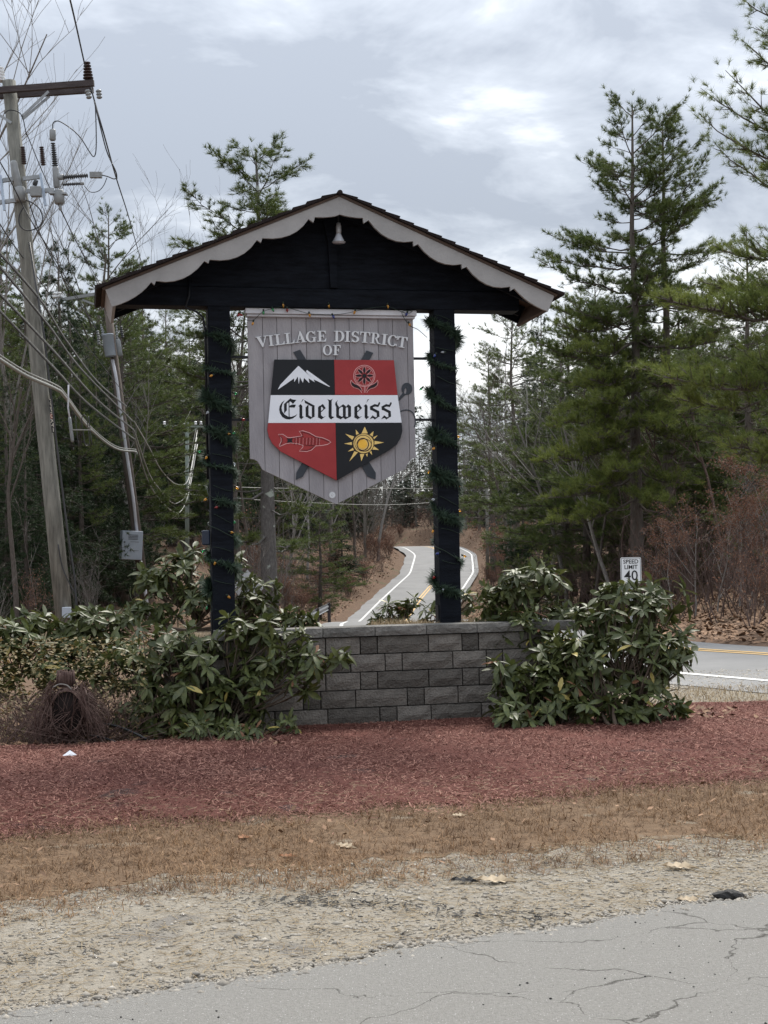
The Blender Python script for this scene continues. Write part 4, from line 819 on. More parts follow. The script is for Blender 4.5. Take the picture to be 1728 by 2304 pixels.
for a, b in (((360, 1540), (405, 1830)), ((5, 1560), (40, 1870))): beam(q4(*a, -.2), q4(*b, -.2), .05, .045, mat('pale blue steel', (.36, .44, .55), rough=.45), 'mount_strap', UPL)
MB().box(q4(320, 1705, -.3), (.20, .14, .19)).build('control_box', M_grey, UPL, bevel=.012)
can(q4(300, 1620, -.25), q4(330, 1630, -.25), .06, M_ribbed, 'motor', UPL)
# number tag running down the shaft
zn = zoomer(60, 860, 10.37); nq = lambda x, y: rel(*zn(x, y), Y1-.172)
tilt = math.atan2(145-20, 1245)
for ch, x, y in (('3', 557, 450), ('3', 568, 560), ('3', 578, 670), ('0', 592, 790), ('X', 600, 905), ('4', 612, 1005), ('1', 622, 1115)):
    c = nq(x, y); R = Matrix.Rotation(-.10+.021, 3, 'Y')
    MB().box(c, (.066, .006, .095), R).build('number_plate', mat('black tag', (.01, .01, .012), rough=.5) if ch != '0' else mat('red edged tag', (.22, .04, .025), rough=.5), UPL)
    me = text_mesh(ch, .115, .0005); me.materials.append(mat('tag digit', (.55, .52, .45), rough=.6)); o = put('digit', me, None, UPL, c+Vector((0, -.0045, 0))); o.rotation_euler = (PI/2, -.08, 0)
mb_ = rel(150, 1378, Y1-.22); MB().box(mb_, (.16, .10, .20)).build('meter_box', M_cabinet, UPL, bevel=.01); MB().box(mb_+Vector((0, .02, -.22)), (.07, .05, .30)).build('meter_stub', M_pole2, UPL)
MB().tube([rel(*q, Y1-.16) for q in ((66, 545), (100, 760), (125, 980), (150, 1180), (168, 1300), (172, 1370), (175, 1440))], .022, 6).build('riser_cable', M_lash2, UPL)
MB().tube([rel(*q, Y1-.17) for q in spline([(131, 1225), (140, 1275), (160, 1320), (172, 1345), (174, 1440)], 4)], .012, 6).build('ground_wire', M_wire, UPL)
MB().tube([rel(*z4(*q), Y1-.2) for q in spline([(40, 1010), (80, 980), (150, 990), (200, 1040), (235, 1200)], 4)], .010, 5).build('jumper', M_wire, UPL)
MB().tube([rel(*z4(*q), Y1-.25) for q in spline([(230, 1780), (300, 1810), (360, 1870), (380, 1960), (340, 2020), (250, 2050), (180, 2010), (170, 1920), (210, 1840)], 4)], .013, 5).build('jumper', M_wire, UPL)
MB().tube([rel(*z4(*q), Y1-.1) for q in spline([(468, 1150), (475, 1090), (530, 1080), (640, 1150), (720, 1230), (790, 1340), (835, 1392), (855, 1300), (850, 1000), (840, 900)], 5)], .011, 5).build('jumper', M_wire, UPL)
MB().tube([rel(*z4(*q), Y1-.1) for q in spline([(905, 1556), (960, 1570), (1010, 1590), (1035, 1585)], 5)], .011, 5).build('jumper', M_wire, UPL)
MB().tube([rel(*z4(*q), Y1-.1) for q in spline([(748, 1650), (800, 1705), (870, 1700), (920, 1650), (950, 1580)], 5)], .008, 5).build('jumper', M_wire, UPL)

Y2 = 50.0
b2, t2 = leaning(335, 1420, 242, 690, Y2); t2 = at(238, 660, Y2); b2[2] = gz(b2[0], b2[1])-.2
UP2 = thing('utility_pole', 'brown leaning utility pole with grey transformer, white conduit and cabinet', 'utility pole', b2)
rel2 = lambda px, py, dz=0.0: Vector(at(px, py, Y2+dz)-b2); z5 = zoomer(0, 540, 3.456); q5 = lambda x, y, dz=0.0: rel2(*z5(x, y), dz)
T2 = Vector(t2-b2); MB().tube([(0, 0, 0), T2*.5, T2], [.185, .16, .135], 12).build('shaft', M_pole2, UP2)
beam(q5(445, 470, -.15), q5(930, 390, -.15), .09, .11, M_grey, 'crossarm', UP2); beam(q5(640, 465, -.15), q5(815, 530, -.15), .02, .07, M_grey, 'brace', UP2)
for x, y in ((465, 415), (770, 335), (430, 418)): ribs(q5(x, y+35, -.15), q5(x, y-15, -.15), .10, .09, 2, M_glass, 'insulator', UP2)
MB().lathe(q5(862, 905, -.35), q5(835, 735, -.35)-q5(862, 905, -.35), [(0, .17), (.02, .19), (.74, .20), (.745, .21), (.78, .21), (.80, .12), (.82, .02)], 18).build('transformer_tank', M_cabinet, UP2)
ribs(q5(803, 740, -.35), q5(783, 650, -.35), .07, .03, 5, M_grey, 'bushing', UP2, .6); ribs(q5(770, 815, -.2), q5(758, 700, -.2), .06, .05, 6, M_grey, 'cutout', UP2, .6)
ribs(q5(955, 760, -.1), q5(940, 670, -.1), .06, .05, 6, M_ribbed, 'arrester', UP2, .7); can(q5(935, 905, -.25), q5(915, 770, -.25), .09, M_grey, 'cutout', UP2); ribs(q5(912, 770, -.25), q5(905, 660, -.25), .05, .03, 5, M_grey, 'bushing', UP2, .6)
MB().tube([q5(875, 930, -.2), q5(905, 1080, -.2), q5(935, 1320, -.2), q5(985, 1660, -.2), q5(1035, 2000, -.2), rel2(308, 1195, -.2)], .055, 8).build('conduit', M_crown, UP2)
MB().tube([rel2(316, 1262, -.2), rel2(328, 1340, -.2), rel2(340, 1420, -.2)], .06, 8).build('conduit', M_crown, UP2)
cb = rel2(295, 1227, -.4); MB().box(cb, (46*Y2/F_PX, .45, 64*Y2/F_PX), Matrix.Rotation(.35, 3, 'Z')@Matrix.Rotation(.06, 3, 'Y')).build('cabinet', M_cabinet, UP2, bevel=.02)
R35 = Matrix.Rotation(.35, 3, 'Z')@Matrix.Rotation(.06, 3, 'Y')
for k in range(4): MB().box(cb+R35@Vector((.02, -.232, .36-.05*k)), (.34, .012, .016), R35).build('vent_slot', M_ribbed, UP2)
for dz in (.12, -.18): MB().box(cb+R35@Vector((.08, -.232, dz)), (.30, .01, .02), R35).build('cabinet_marking', M_grey, UP2)
for dz in (.1, -.2): MB().box(cb+R35@Vector((-.27, -.236, dz)), (.05, .03, .05), R35).build('latch', M_ribbed, UP2)

Y3 = 96.0; b3 = at(421, 1260, Y3); t3 = at(421, 950, Y3); b3[2] = gz(b3[0], b3[1])-.3
UP3 = thing('utility_pole', 'distant green grey pole with T shaped crossarm beside the black post', 'utility pole', b3)
rel3 = lambda px, py: Vector(at(px, py, Y3)-b3)
MB().tube([(0, 0, 0), Vector(t3-b3)], [.15, .12], 10).build('shaft', M_fpole, UP3); beam(rel3(370, 958), rel3(462, 960), .1, .13, M_fpole, 'crossarm', UP3)
for s in (-1, 1): beam(rel3(421, 978), rel3(421+s*24, 962), .03, .08, M_fpole, 'brace', UP3)
for x in (370, 415, 440, 452): ribs(rel3(x, 956), rel3(x, 947), .11, .09, 2, M_glass, 'insulator', UP3)
MB().tube([rel3(*q) for q in spline([(410, 957), (425, 932), (434, 912)], 3)], .03, 5).build('jumper', M_lash, UP3)
Y4 = 118.0; b4 = at(1095, 1215, Y4); t4 = at(1095, 1050, Y4); b4[2] = gz(b4[0], b4[1])-.3
UP4 = thing('utility_pole', 'thin grey distant pole among bare trees beside the far road crest', 'utility pole', b4)
MB().tube([(0, 0, 0), Vector(t4-b4)], [.15, .12], 10).build('shaft', M_pole, UP4); beam(Vector(t4-b4)+Vector((-.5, 0, -.3)), Vector(t4-b4)+Vector((.5, 0, -.3)), .1, .12, M_pole, 'crossarm', UP4)

def cable(name, pts, r, mt, label, lashed=False, k=8):
    P = [Vector(q) for q in spline([at(*q) for q in pts], k)]; o = MB().tube(P, r, 5).build(name, mt)
    for v in o.data.vertices: v.co -= P[0]
    o.location = P[0]; tag(o, label, 'cable', 'overhead wires and cables')
    if lashed:       # thinner messenger wire and lashing turns
        c = MB(); n = 0; up = Vector((0, 0, r*2.2))
        c.tube([q-P[0]+up for q in P], r*.5, 4); m_ = c.build('messenger_wire', M_lash, o)
        d = MB(); tot = 0
        for a, b in zip(P[:-1], P[1:]):
            L_ = (b-a).length; s = int(L_/.42)+1
            for i in range(s):
                q = a.lerp(b, (i+.5)/s)-P[0]; dr = (b-a).normalized(); d.tube([q-dr*.06-Vector((0, 0, r*1.1)), q+Vector((0, -r*1.15, r*.5)), q+dr*.06+up*1.2], .008, 3, False)
        d.build('lashing', M_lash, o)
    return o
cable('cable', [(-40, 530, 23), (0, 572, 24.5), (95, 682, 27.3), (150, 769, 33), (220, 861, 41), (285, 916, 49.7)], .017, M_lash2, 'topmost of the lashed cables sloping from the near pole to the cabinet pole', True)
cable('cable', [(-40, 556, 23), (0, 602, 24.5), (107, 731, 27.3), (188, 838, 36), (298, 948, 49.7)], .017, M_lash2, 'second lashed cable down between the near pole and the cabinet pole', True)
cable('cable', [(-40, 622, 23), (0, 664, 24.5), (121, 792, 27.3), (220, 902, 38), (301, 968, 49.7)], .017, M_lash2, 'third lashed cable down between the near pole and the cabinet pole', True)
cable('cable', [(-40, 660, 23), (0, 702, 24.5), (121, 829, 27.3), (202, 913, 37), (301, 988, 49.7)], .017, M_lash2, 'fourth lashed cable down between the near pole and the cabinet pole', True)
cable('cable', [(-40, 780, 23), (0, 809, 24.3), (60, 846, 25.6), (127, 876, 26.7), (148, 896, 28), (202, 965, 35), (260, 1009, 43), (306, 1016, 49.7)], .034, M_lash, 'thick pale cable sagging lowest from the near pole to the cabinet pole', True)
for i, (pts, r, lab) in enumerate([
    ([(-20, 470, 24), (23, 540, 25.5), (101, 647, 30), (190, 770, 40), (283, 890, 49.7)], .011, 'thin dark wire running just above the lashed cables'),
    ([(60, 440, 27), (98, 543, 29), (156, 647, 38), (217, 740, 49.3)], .012, 'dark wire dropping to the grey transformer'),
    ([(136, 470, 27), (170, 540, 32), (208, 609, 44), (225, 640, 49.8)], .012, 'dark wire from the switchgear tank to the second crossarm'),
    ([(150, -30, 20), (158, 0, 21), (172, 60, 23), (192, 150, 26.7), (212, 225, 26.9), (236, 310, 27), (262, 402, 31), (290, 490, 40), (318, 590, 55)], .015, 'dark primary wire crossing the sky past the crossarm end'),
    ([(212, 228, 26.7), (222, 270, 26.7), (240, 340, 26.8), (260, 385, 26.9), (263, 402, 27)], .013, 'short slack loop hanging from the crossarm end'),
    ([(60, 300, 26.8), (95, 385, 27.5), (130, 460, 30), (180, 560, 40), (225, 650, 49.8)], .009, 'thin wire crossing behind the switchgear bushings'),
    ([(-20, 330, 24), (20, 400, 26), (50, 460, 26.7), (84, 520, 26.6), (110, 560, 29), (160, 645, 37), (215, 735, 49)], .012, 'dark wire wrapping past the pole below the switchgear')]):
    cable('cable', pts, r, M_wire, lab)
for pts, r, lab in [
    ([(301, 948, 49.8), (333, 1003, 56), (365, 1061, 66), (399, 1090, 78), (425, 1075, 88), (444, 968, 95.6)], .032, 'uppermost pale cable drooping from the cabinet pole to the distant T pole'),
    ([(301, 968, 49.8), (335, 1065, 58), (358, 1100, 65), (378, 1124, 74), (398, 1132, 82), (422, 1103, 90), (443, 985, 95.6)], .032, 'middle pale cable drooping from the cabinet pole to the distant T pole'),
    ([(303, 988, 49.8), (326, 1065, 57), (342, 1100, 62), (364, 1130, 70), (391, 1152, 79), (408, 1149, 85), (425, 1107, 91), (444, 1000, 95.6)], .036, 'lowest pale cable drooping from the cabinet pole to the distant T pole'),
    ([(301, 930, 49.8), (320, 955, 60), (350, 1010, 70), (385, 1060, 80), (420, 1055, 89), (441, 965, 95.6)], .02, 'thin wire drooping above the pale cables to the distant T pole')]:
    cable('cable', pts, r, M_lash if r > .03 else M_wire, lab)
cable('cable', [(420, 1090, 96), (600, 1098, 100), (850, 1099, 108), (1000, 1098, 113), (1095, 1088, 117.8)], .018, M_lash, 'upper of the pale wires strung across below the sign')
cable('cable', [(425, 1112, 96), (600, 1126, 100), (850, 1136, 108), (1000, 1128, 113), (1095, 1116, 117.8), (1250, 1085, 135)], .020, M_lash, 'lower of the pale wires strung across below the sign')
# mid-span closure and coiled slack hung on the thick cable
p = at(162, 972, 27.6); cl_ = thing('cable_closure', 'pale splice closure tube hanging beside the near pole', 'closure', p)
q = lambda x, y: Vector(at(*zn(x, y), 27.6)-p)
can(q(1070, 1395), q(1000, 815), .032, M_grey, 'tube', cl_); beam(q(1050, 1110), q(1500, 1110), .03, .022, M_lash, 'arm', cl_); beam(q(790, 930), q(1010, 915), .012, .012, M_wire, 'standoff', cl_); beam(q(850, 1305), q(1060, 1305), .012, .012, M_wire, 'standoff', cl_)
MB().tube([q(1000, 815), q(965, 600), q(970, 380), q(975, 60)], .018, 6).build('drop_cable', M_crown, cl_)
o = MB().tube([q(*a) for a in spline([(1220, 1500), (1170, 1150), (1140, 780)], 4)], .010, 5).build('slack_loop', M_lash2, cl_)
MB().tube([q(*a) for a in spline([(1310, 1100), (1285, 850), (1340, 765), (1400, 850), (1440, 1100), (1470, 1400), (1430, 1485), (1360, 1440), (1330, 1250), (1310, 1100)], 4)], .010, 5).build('slack_loop', M_lash2, cl_)
MB().tube([q(*a) for a in spline([(1440, 790), (1480, 1100), (1520, 1450)], 4)], .010, 5).build('slack_loop', M_lash2, cl_)

# ------------------------------------------------------------------ vegetation builders
def nrm(v): return v/(np.linalg.norm(v, axis=-1, keepdims=True)+1e-9)
def needles(pos, axis, K, L_, w, spread, up, r):
    n = len(pos); pos = np.repeat(pos, K, 0); ax = np.repeat(axis, K, 0)
    d = nrm(ax*.75+r.normal(0, spread, (n*K, 3))+np.array([0, 0, up])); ln = (L_*r.uniform(.7, 1.25, n*K))[:, None]
    s = nrm(np.cross(d, r.normal(0, 1, (n*K, 3))))*w/2; b = pos+ax*(r.uniform(-.35, .25, n*K)*L_)[:, None]
    V = np.stack([b-s*.6, b+s*.6, b+d*ln], 1).reshape(-1, 3); return V
class Tree:
    def __init__(s, seed): s.r = np.random.default_rng(seed); s.mb = MB(); s.tp = []; s.ta = []; s.tt = []
    def bough(s, base, tip, sag, rad, twig, dens, tuft_from=.25, shade=.0, flat=.35, lift=.25):
        r = s.r; base = np.array(base, float); tip = np.array(tip, float); L_ = np.linalg.norm(tip-base); n = 6
        ts = np.linspace(0, 1, n); P = base+(tip-base)*ts[:, None]; P[:, 2] -= sag*np.sin(np.pi*ts**.8); P[1:-1] += r.normal(0, L_*.015, (n-2, 3))
        s.mb.tube(P, [rad*(1-.85*t) for t in ts], 4, False)
        m_ = max(3, int(L_*dens)); t = tuft_from+(1-tuft_from)*np.sort(r.random(m_)); t[-1] = 1
        hd = nrm((tip-base)*np.array([1, 1, 0])); sd_ = np.array([-hd[1], hd[0], 0])
        for tt in t:
            p = np.array([np.interp(tt, ts, P[:, c]) for c in range(3)]); side = r.choice((-1, 1)); wl = twig*(1.15-tt*.75)*r.uniform(.5, 1.2)
            if tt > .97: dirn = nrm(tip-base+np.array([0, 0, .2*L_]))
            else: dirn = nrm(hd*r.uniform(.35, .9)+sd_*side*r.uniform(.2, 1)+np.array([0, 0, r.normal(lift, .22)]))
            q = p+dirn*wl; q[2] += wl*.12
            if wl > .25: s.mb.tube([p, (p+q)/2-np.array([0, 0, wl*.04]), q], [rad*.28+.004, rad*.2+.003, .003], 3, False)
            k = max(1, int(wl/.13)); f = r.uniform(.25, 1.05, k); f[0] = 1
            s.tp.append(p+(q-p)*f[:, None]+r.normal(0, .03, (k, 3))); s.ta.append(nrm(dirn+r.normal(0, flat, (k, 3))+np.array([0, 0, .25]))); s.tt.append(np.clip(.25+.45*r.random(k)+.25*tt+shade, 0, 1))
    def meshes(s, K, L_, w, spread, up, name='tree'):
        pos = np.concatenate(s.tp); ax = np.concatenate(s.ta); tn = np.concatenate(s.tt)
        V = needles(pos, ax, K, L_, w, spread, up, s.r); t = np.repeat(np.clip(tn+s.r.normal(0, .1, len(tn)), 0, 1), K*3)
        return s.mb.mesh('trunk'), np_mesh('crown', V, np.arange(len(V)).reshape(-1, 3), t)
def pine_proto(seed, H=16.0, Rm=2.9, bare=.28, K=15, nl=.19, w=.026, dens=7.5, lean=.0, whorl=.62, droop=.1):
    t = Tree(seed); r = t.r; n = 9; zs = np.linspace(0, H, n); off = np.cumsum(r.normal(0, .05, (n, 2)), 0); off[0] = 0
    P = np.stack([off[:, 0]+lean*zs, off[:, 1], zs], 1); t.mb.tube(P, [.24*(H/16)*(1-.93*(z/H)**.9)+.008 for z in zs], 9)
    z = H*bare*.55; a0 = 0
    while z < H-.15:
        f = z/H; prof = np.interp(f, [.1, bare, .42, .60, .8, .93, 1], [.55, .9, 1, .95, .74, .46, .16])*Rm
        m_ = 4 if f > bare else 2
        for j in range(m_+int(r.random() < .4)):
            if r.random() < .10: continue
            a = a0+2*np.pi*j/m_+r.normal(0, .3); ln = prof*r.uniform(.42, 1.3)
            c = np.array([np.interp(z, zs, P[:, 0]), np.interp(z, zs, P[:, 1]), z+r.normal(0, .12)])
            rise = np.interp(f, [0, .3, .6, .85, 1], [-.18, -.02, .16, .46, 1.0])*ln*r.uniform(.5, 1.4)
            t.bough(c, c+np.array([np.cos(a)*ln, np.sin(a)*ln, rise]), ln*droop*(1.2-f), .012+.016*ln*(1-f*.6), .30+.18*ln, dens, .28 if f > bare else .55)
        a0 += 1.1; z += whorl*r.uniform(.7, 1.25)*(1.15-.5*f)
    t.tp.append(P[-1:]+np.array([[0, 0, .0]])); t.ta.append(np.array([[0, 0, 1.]])); t.tt.append(np.array([.6]))
    return t.meshes(K, nl, w, .55, .22)
def hemlock_proto(seed, H=12.0, Rm=2.4):
    t = Tree(seed); r = t.r; P = [(0, 0, 0), (.05, .02, H*.5), (0, 0, H)]; t.mb.tube(P, [.17, .10, .01], 8); z = .8
    while z < H-.1:
        f = z/H; prof = Rm*np.interp(f, [0, .2, .6, 1], [.75, 1, .6, .06])
        for j in range(4):
            a = r.uniform(0, 6.3); ln = prof*r.uniform(.6, 1.15); c = np.array([0, 0, z+r.normal(0, .1)])
            t.bough(c, c+np.array([np.cos(a)*ln, np.sin(a)*ln, -.22*ln+.05]), -ln*.10, .008+.010*ln, .22+.26*ln, 6.0, .12, -.12, .5, -.05)
        z += .30*r.uniform(.7, 1.2)
    return t.meshes(24, .16, .034, .75, -.15)
def bare_proto(seed, H=12.0, r0=.14, fork=.35, spread=.42, depth=4, kids=(5, 5, 4, 3), leaf=0, upw=.18, multi=1):
    R = random.Random(seed); mb = MB(); tips = []
    def grow(p, d, ln, rad, lev):
        n = 4 if lev else 7; pts = [p]; dd = d
        for i in range(n):
            dd = (dd+Vector((R.gauss(0, .10), R.gauss(0, .10), R.gauss(0, .06)+(upw*.25 if lev else .03)))).normalized(); pts.append(pts[-1]+dd*ln/n)
        mb.tube(pts, [max(.0035, rad*(1-.75*i/n)) for i in range(n+1)], (8 if lev == 0 else 4 if lev == 1 else 3), False)
        if lev >= depth-1: tips.extend(pts[1:]); return
        k = kids[lev]+R.randint(-1, 1)
        for j in range(k):
            t_ = R.uniform(fork if lev == 0 else .25, 1); i = min(n-1, int(t_*n)); q = pts[i].lerp(pts[i+1], t_*n-i); a = R.uniform(0, 6.28); o = Vector((math.cos(a), math.sin(a), 0)); tdir = (pts[i+1]-pts[i]).normalized()
            nd = (tdir*(1-spread)+o*spread*R.uniform(.7, 1.4)+Vector((0, 0, upw*R.uniform(0, 1.3)))).normalized(); grow(q, nd, ln*R.uniform(.36, .62)*(1.15-t_*.4), max(.005, rad*(1-.7*t_)*.55), lev+1)
        tips.append(pts[-1])
    for m_ in range(multi):
        a = R.uniform(0, 6.28); s = 0 if multi == 1 else R.uniform(.1, .4); grow(Vector((math.cos(a)*s*.3, math.sin(a)*s*.3, 0)), Vector((math.cos(a)*s, math.sin(a)*s, 1)).normalized(), H*(1 if multi == 1 else R.uniform(.6, 1)), r0, 0)
    tr = mb.mesh('trunk'); lv = None
    if leaf:
        rr = np.random.default_rng(seed); T = np.array([tuple(q) for q in tips]); T = T[rr.integers(0, len(T), leaf)]+rr.normal(0, .10, (leaf, 3)); n = leaf
        d = nrm(rr.normal(0, 1, (n, 3))+np.array([0, 0, -.6])); s = nrm(np.cross(d, rr.normal(0, 1, (n, 3)))); l_ = rr.uniform(.05, .10, n)[:, None]
        V = np.stack([T, T+d*l_*.5+s*l_*.3, T+d*l_, T+d*l_*.5-s*l_*.3], 1).reshape(-1, 3); lv = np_mesh('leaves', V, np.arange(4*n).reshape(-1, 4), np.repeat(np.clip(rr.beta(2, 2.4, n), 0, 1), 4))
    return tr, lv
PROTO = {}
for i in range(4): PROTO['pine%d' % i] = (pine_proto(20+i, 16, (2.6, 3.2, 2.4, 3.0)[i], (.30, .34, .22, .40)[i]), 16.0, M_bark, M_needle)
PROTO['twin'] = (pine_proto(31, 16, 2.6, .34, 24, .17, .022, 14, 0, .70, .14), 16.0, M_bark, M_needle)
PROTO['twinb'] = (pine_proto(37, 16, 2.4, .36, 24, .17, .022, 14, 0, .70, .14), 16.0, M_bark, M_needle)
for i in range(2): PROTO['hem%d' % i] = (hemlock_proto(50+i), 12.0, M_bark, M_hem)
for i in range(3): PROTO['bare%d' % i] = (bare_proto(60+i, 12, .13, .28, .45, 4, (9, 6, 5, 3)), 13.0, (M_bark_pale, M_bark, M_bark_pale)[i], None)
PROTO['tall'] = (bare_proto(71, 14, .17, .45, .38, 4, (9, 6, 4, 3)), 15.0, M_bark, None)
for i in range(2): PROTO['beech%d' % i] = (bare_proto(80+i, 5.0, .045, .15, .5, 4, (9, 5, 4, 2), 2600, .05), 5.5, M_bark_pale, M_beech)
for i in range(3): PROTO['shrub%d' % i] = (bare_proto(90+i, 2.6, .018, .2, .45, 3, (5, 4, 3), (0, 500, 900)[i], .2, 9), 2.6, (M_twig, M_twigb, M_twigb)[i], M_beech)
for i in range(2): PROTO['shrub%d' % (3+i)] = (bare_proto(97+i, 2.6, .020, .2, .5, 3, (6, 5, 3), 3400, .2, 14), 2.6, M_twigb, M_beech)
PROTO['pinelow'] = (pine_proto(47, 10, 2.4, .06, 16, .19, .026, 8.5, 0, .55, .08), 10.0, M_bark, M_needle)
PROTO['young'] = (pine_proto(44, 5, 1.5, .05, 10, .13, .02, 7, 0, .36, .05), 5.0, M_bark, M_needle_near)
KIND = {'pine': ('pine_tree', 'pine'), 'twin': ('pine_tree', 'pine'), 'hem': ('hemlock_tree', 'hemlock'), 'bare': ('bare_tree', 'bare tree'), 'tall': ('bare_tree', 'bare tree'), 'beech': ('beech_sapling', 'sapling'), 'shru': ('leafless_shrub', 'shrub'), 'youn': ('young_pine', 'pine')}
KIND['pinelow'] = KIND['pine']
def plant(pk, px, Yd, top_py=None, label='', group=None, height=None, rz=None, bark=None, squash=1.0, lean=0.0):
    (tr, cr_), H0, mb_, mc = PROTO[pk]; X = at(px, 1250, Yd)[0]; gz_ = gz(X, Yd)
    h = height if height else at(px, top_py, Yd)[2]-gz_; s = h/H0
    nm, cat = KIND[pk[:4] if pk[:4] in KIND else pk.rstrip('0123456789')]
    o = thing(nm, label, cat, (X, Yd, gz_-.1), rng.uniform(0, 6.28) if rz is None else rz, group); o.scale = (s*squash, s*squash, s)
    if lean: o.rotation_euler = (0, lean, o.rotation_euler[2])
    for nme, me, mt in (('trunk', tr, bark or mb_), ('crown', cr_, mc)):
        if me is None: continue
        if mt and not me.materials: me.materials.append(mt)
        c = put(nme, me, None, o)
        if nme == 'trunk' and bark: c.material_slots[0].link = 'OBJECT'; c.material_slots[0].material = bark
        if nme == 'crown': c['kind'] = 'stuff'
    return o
# individual trees that the photograph lets one pick out
plant('twin', 1432, 45, 232, 'tall pine standing highest of the pair behind the speed limit sign', 'pines across the road', rz=.6)
plant('twinb', 1508, 46.5, 275, 'slightly shorter pine paired behind the tallest pine above the speed limit sign', 'pines across the road', rz=2.5)
plant('twinb', 606, 45, 340, 'pine with lichen spotted trunk rising behind the shelter roof', None, rz=1.2, bark=M_bark_lichen, squash=1.3)
plant('twin', 255, 74, 480, 'slender pine between the leaning poles and the shelter roof', None, rz=2.0, squash=.9)
plant('tall', 538, 52, 640, 'thin straight bare trunk just beside the black post nearer the poles', None, rz=.3)
plant('bare0', -150, 38, 30, 'big bare tree reaching into the sky at the upper corner beside the crossarm', None, rz=.8)
plant('bare2', 95, 44, 165, 'bare tree standing behind the switchgear on the near pole', None, rz=2.9, squash=.55)
plant('bare1', 130, 62, 500, 'shorter bare tree behind the number tag on the near pole', None, rz=1.9)
plant('bare0', 312, 56, 770, 'grey bare tree rising just past the transformer pole', None, rz=4.4)
plant('tall', 35, 34, 820, 'dark old trunk standing beside the near pole at the wood edge', None, rz=1.0)
plant('bare1', 1192, 74, 900, 'dark trunked bare tree with wide pale limbs beside the far road crest', None, rz=.5)
plant('pine2', 1690, 37, 515, 'dense pine at the photo edge below the overhanging boughs', 'pines across the road', rz=.2)
plant('young', 1215, 48, 1235, 'small bushy young pine at the bank foot beside the far road', None)
plant('pinelow', 715, 88, 1135, 'bright green young pine on the bank above the far road bend', None, squash=1.5)
plant('hem1', 770, 112, 1165, 'dark low evergreen hanging over the bank beside the far road', None, squash=1.7)
ORD = ['first', 'second', 'third', 'fourth', 'fifth', 'sixth', 'seventh', 'eighth', 'ninth', 'tenth', 'eleventh', 'twelfth', 'thirteenth', 'fourteenth', 'fifteenth', 'sixteenth', 'seventeenth', 'eighteenth', 'nineteenth', 'twentieth']
def row(kinds, lst, phrase, group, **kw):       # lst: (px, depth, top); ordered from the photo's left
    def clear(q):
        X = at(q[0], 1250, q[1])[0]; dx = X-float(road_x(q[1])); return dx < -4.9 or dx > float(right_half(q[1]))+1.8
    for i, (px, Yd, tp) in enumerate(sorted(q for q in lst if clear(q))):
        plant(kinds[i % len(kinds)], px, Yd, tp, phrase % ORD[i], group, **kw)
row(['hem0', 'pine3', 'hem1', 'hem0'], [(-30, 44, 640), (70, 52, 575), (140, 50, 545), (190, 47, 830), (-90, 36, 900), (240, 60, 690), (10, 62, 500), (15, 39, 830), (100, 43, 760), (165, 48, 690), (222, 53, 800), (280, 58, 640), (60, 37, 960), (250, 56, 830)], '%s from the left of the dark evergreens behind the leaning poles', 'evergreens behind the leaning poles')
row(['pine0', 'hem1', 'pine3'], [(330, 100, 640), (385, 104, 690), (430, 108, 740), (300, 70, 730), (475, 102, 700), (500, 118, 800), (355, 112, 760), (410, 116, 800), (530, 108, 760), (560, 112, 820), (450, 122, 820)], '%s from the left of the evergreens between shelter post and poles', 'evergreens behind the shelter post')
row(['bare1', 'bare2', 'tall'], [(350, 101, 820), (415, 103, 860), (455, 105, 900), (500, 70, 760), (575, 80, 860), (640, 92, 930), (165, 60, 760), (60, 62, 760)], '%s from the left of the bare trees in the woods beyond the poles', 'bare trees beyond the poles')
row(['bare0', 'bare2', 'bare1'], [(690, 108, 960), (740, 118, 940), (800, 126, 930), (850, 134, 900), (905, 150, 880), (940, 160, 905), (975, 165, 860)], '%s from the left of the bare trees seen below and behind the sign', 'bare trees behind the sign')
row(['pine0', 'pine1', 'hem0', 'pine2'], [(1010, 150, 880), (1060, 140, 850), (1110, 112, 790), (1165, 92, 690), (945, 168, 830), (1230, 70, 705), (1290, 62, 680), (1350, 58, 640)], '%s from the left of the pines between the road and tall pair', 'pines beyond the far road crest')
row(['bare2', 'bare0', 'bare1'], [(1040, 128, 960), (1085, 118, 985), (1130, 100, 930), (1165, 86, 880), (1225, 66, 860), (1275, 54, 830), (1330, 50, 900), (1385, 47, 850), (1150, 110, 1000)], '%s from the left of the bare trees between the road and tall pines', 'bare trees beyond the far road crest')
row(['pine3', 'hem1', 'pine0', 'pine1'], [(1380, 60, 760), (1460, 66, 700), (1560, 58, 720), (1620, 62, 640), (1700, 56, 690), (1540, 74, 640), (1760, 50, 600)], '%s from the left of the pines closing the woods behind the tall pair', 'pines closing the woods')
row(['bare1', 'bare2', 'bare0'], [(1480, 49, 950), (1560, 47, 800), (1640, 44, 820), (1710, 40, 930), (1400, 49, 1000)], '%s from the left of the bare trees tangled under the tall pines', 'bare trees under the tall pines', bark=M_twigb)
row(['beech0', 'beech1'], [(1270, 42, 1180), (1330, 38, 1150), (1395, 35, 1175), (1450, 33, 1150), (1510, 34, 1170), (1560, 32, 1120), (1610, 31.5, 1130), (1660, 33, 1060), (1715, 31, 1090), (1770, 32, 1040), (1480, 31, 1210), (1350, 33, 1220), (1680, 30, 1180)], '%s from the left of the russet saplings on the bank across the road', 'saplings on the bank')
row(['shrub1', 'shrub2', 'shrub0'], [(1250, 44, 1200), (1300, 36, 1240), (1360, 30, 1270), (1400, 28, 1290), (1460, 28, 1240), (1520, 27, 1250), (1580, 27, 1230), (1640, 27, 1240), (1690, 26.5, 1220), (1740, 26.5, 1250)], '%s from the left of the leafless shrubs edging the bank across the road', 'shrubs on the bank')
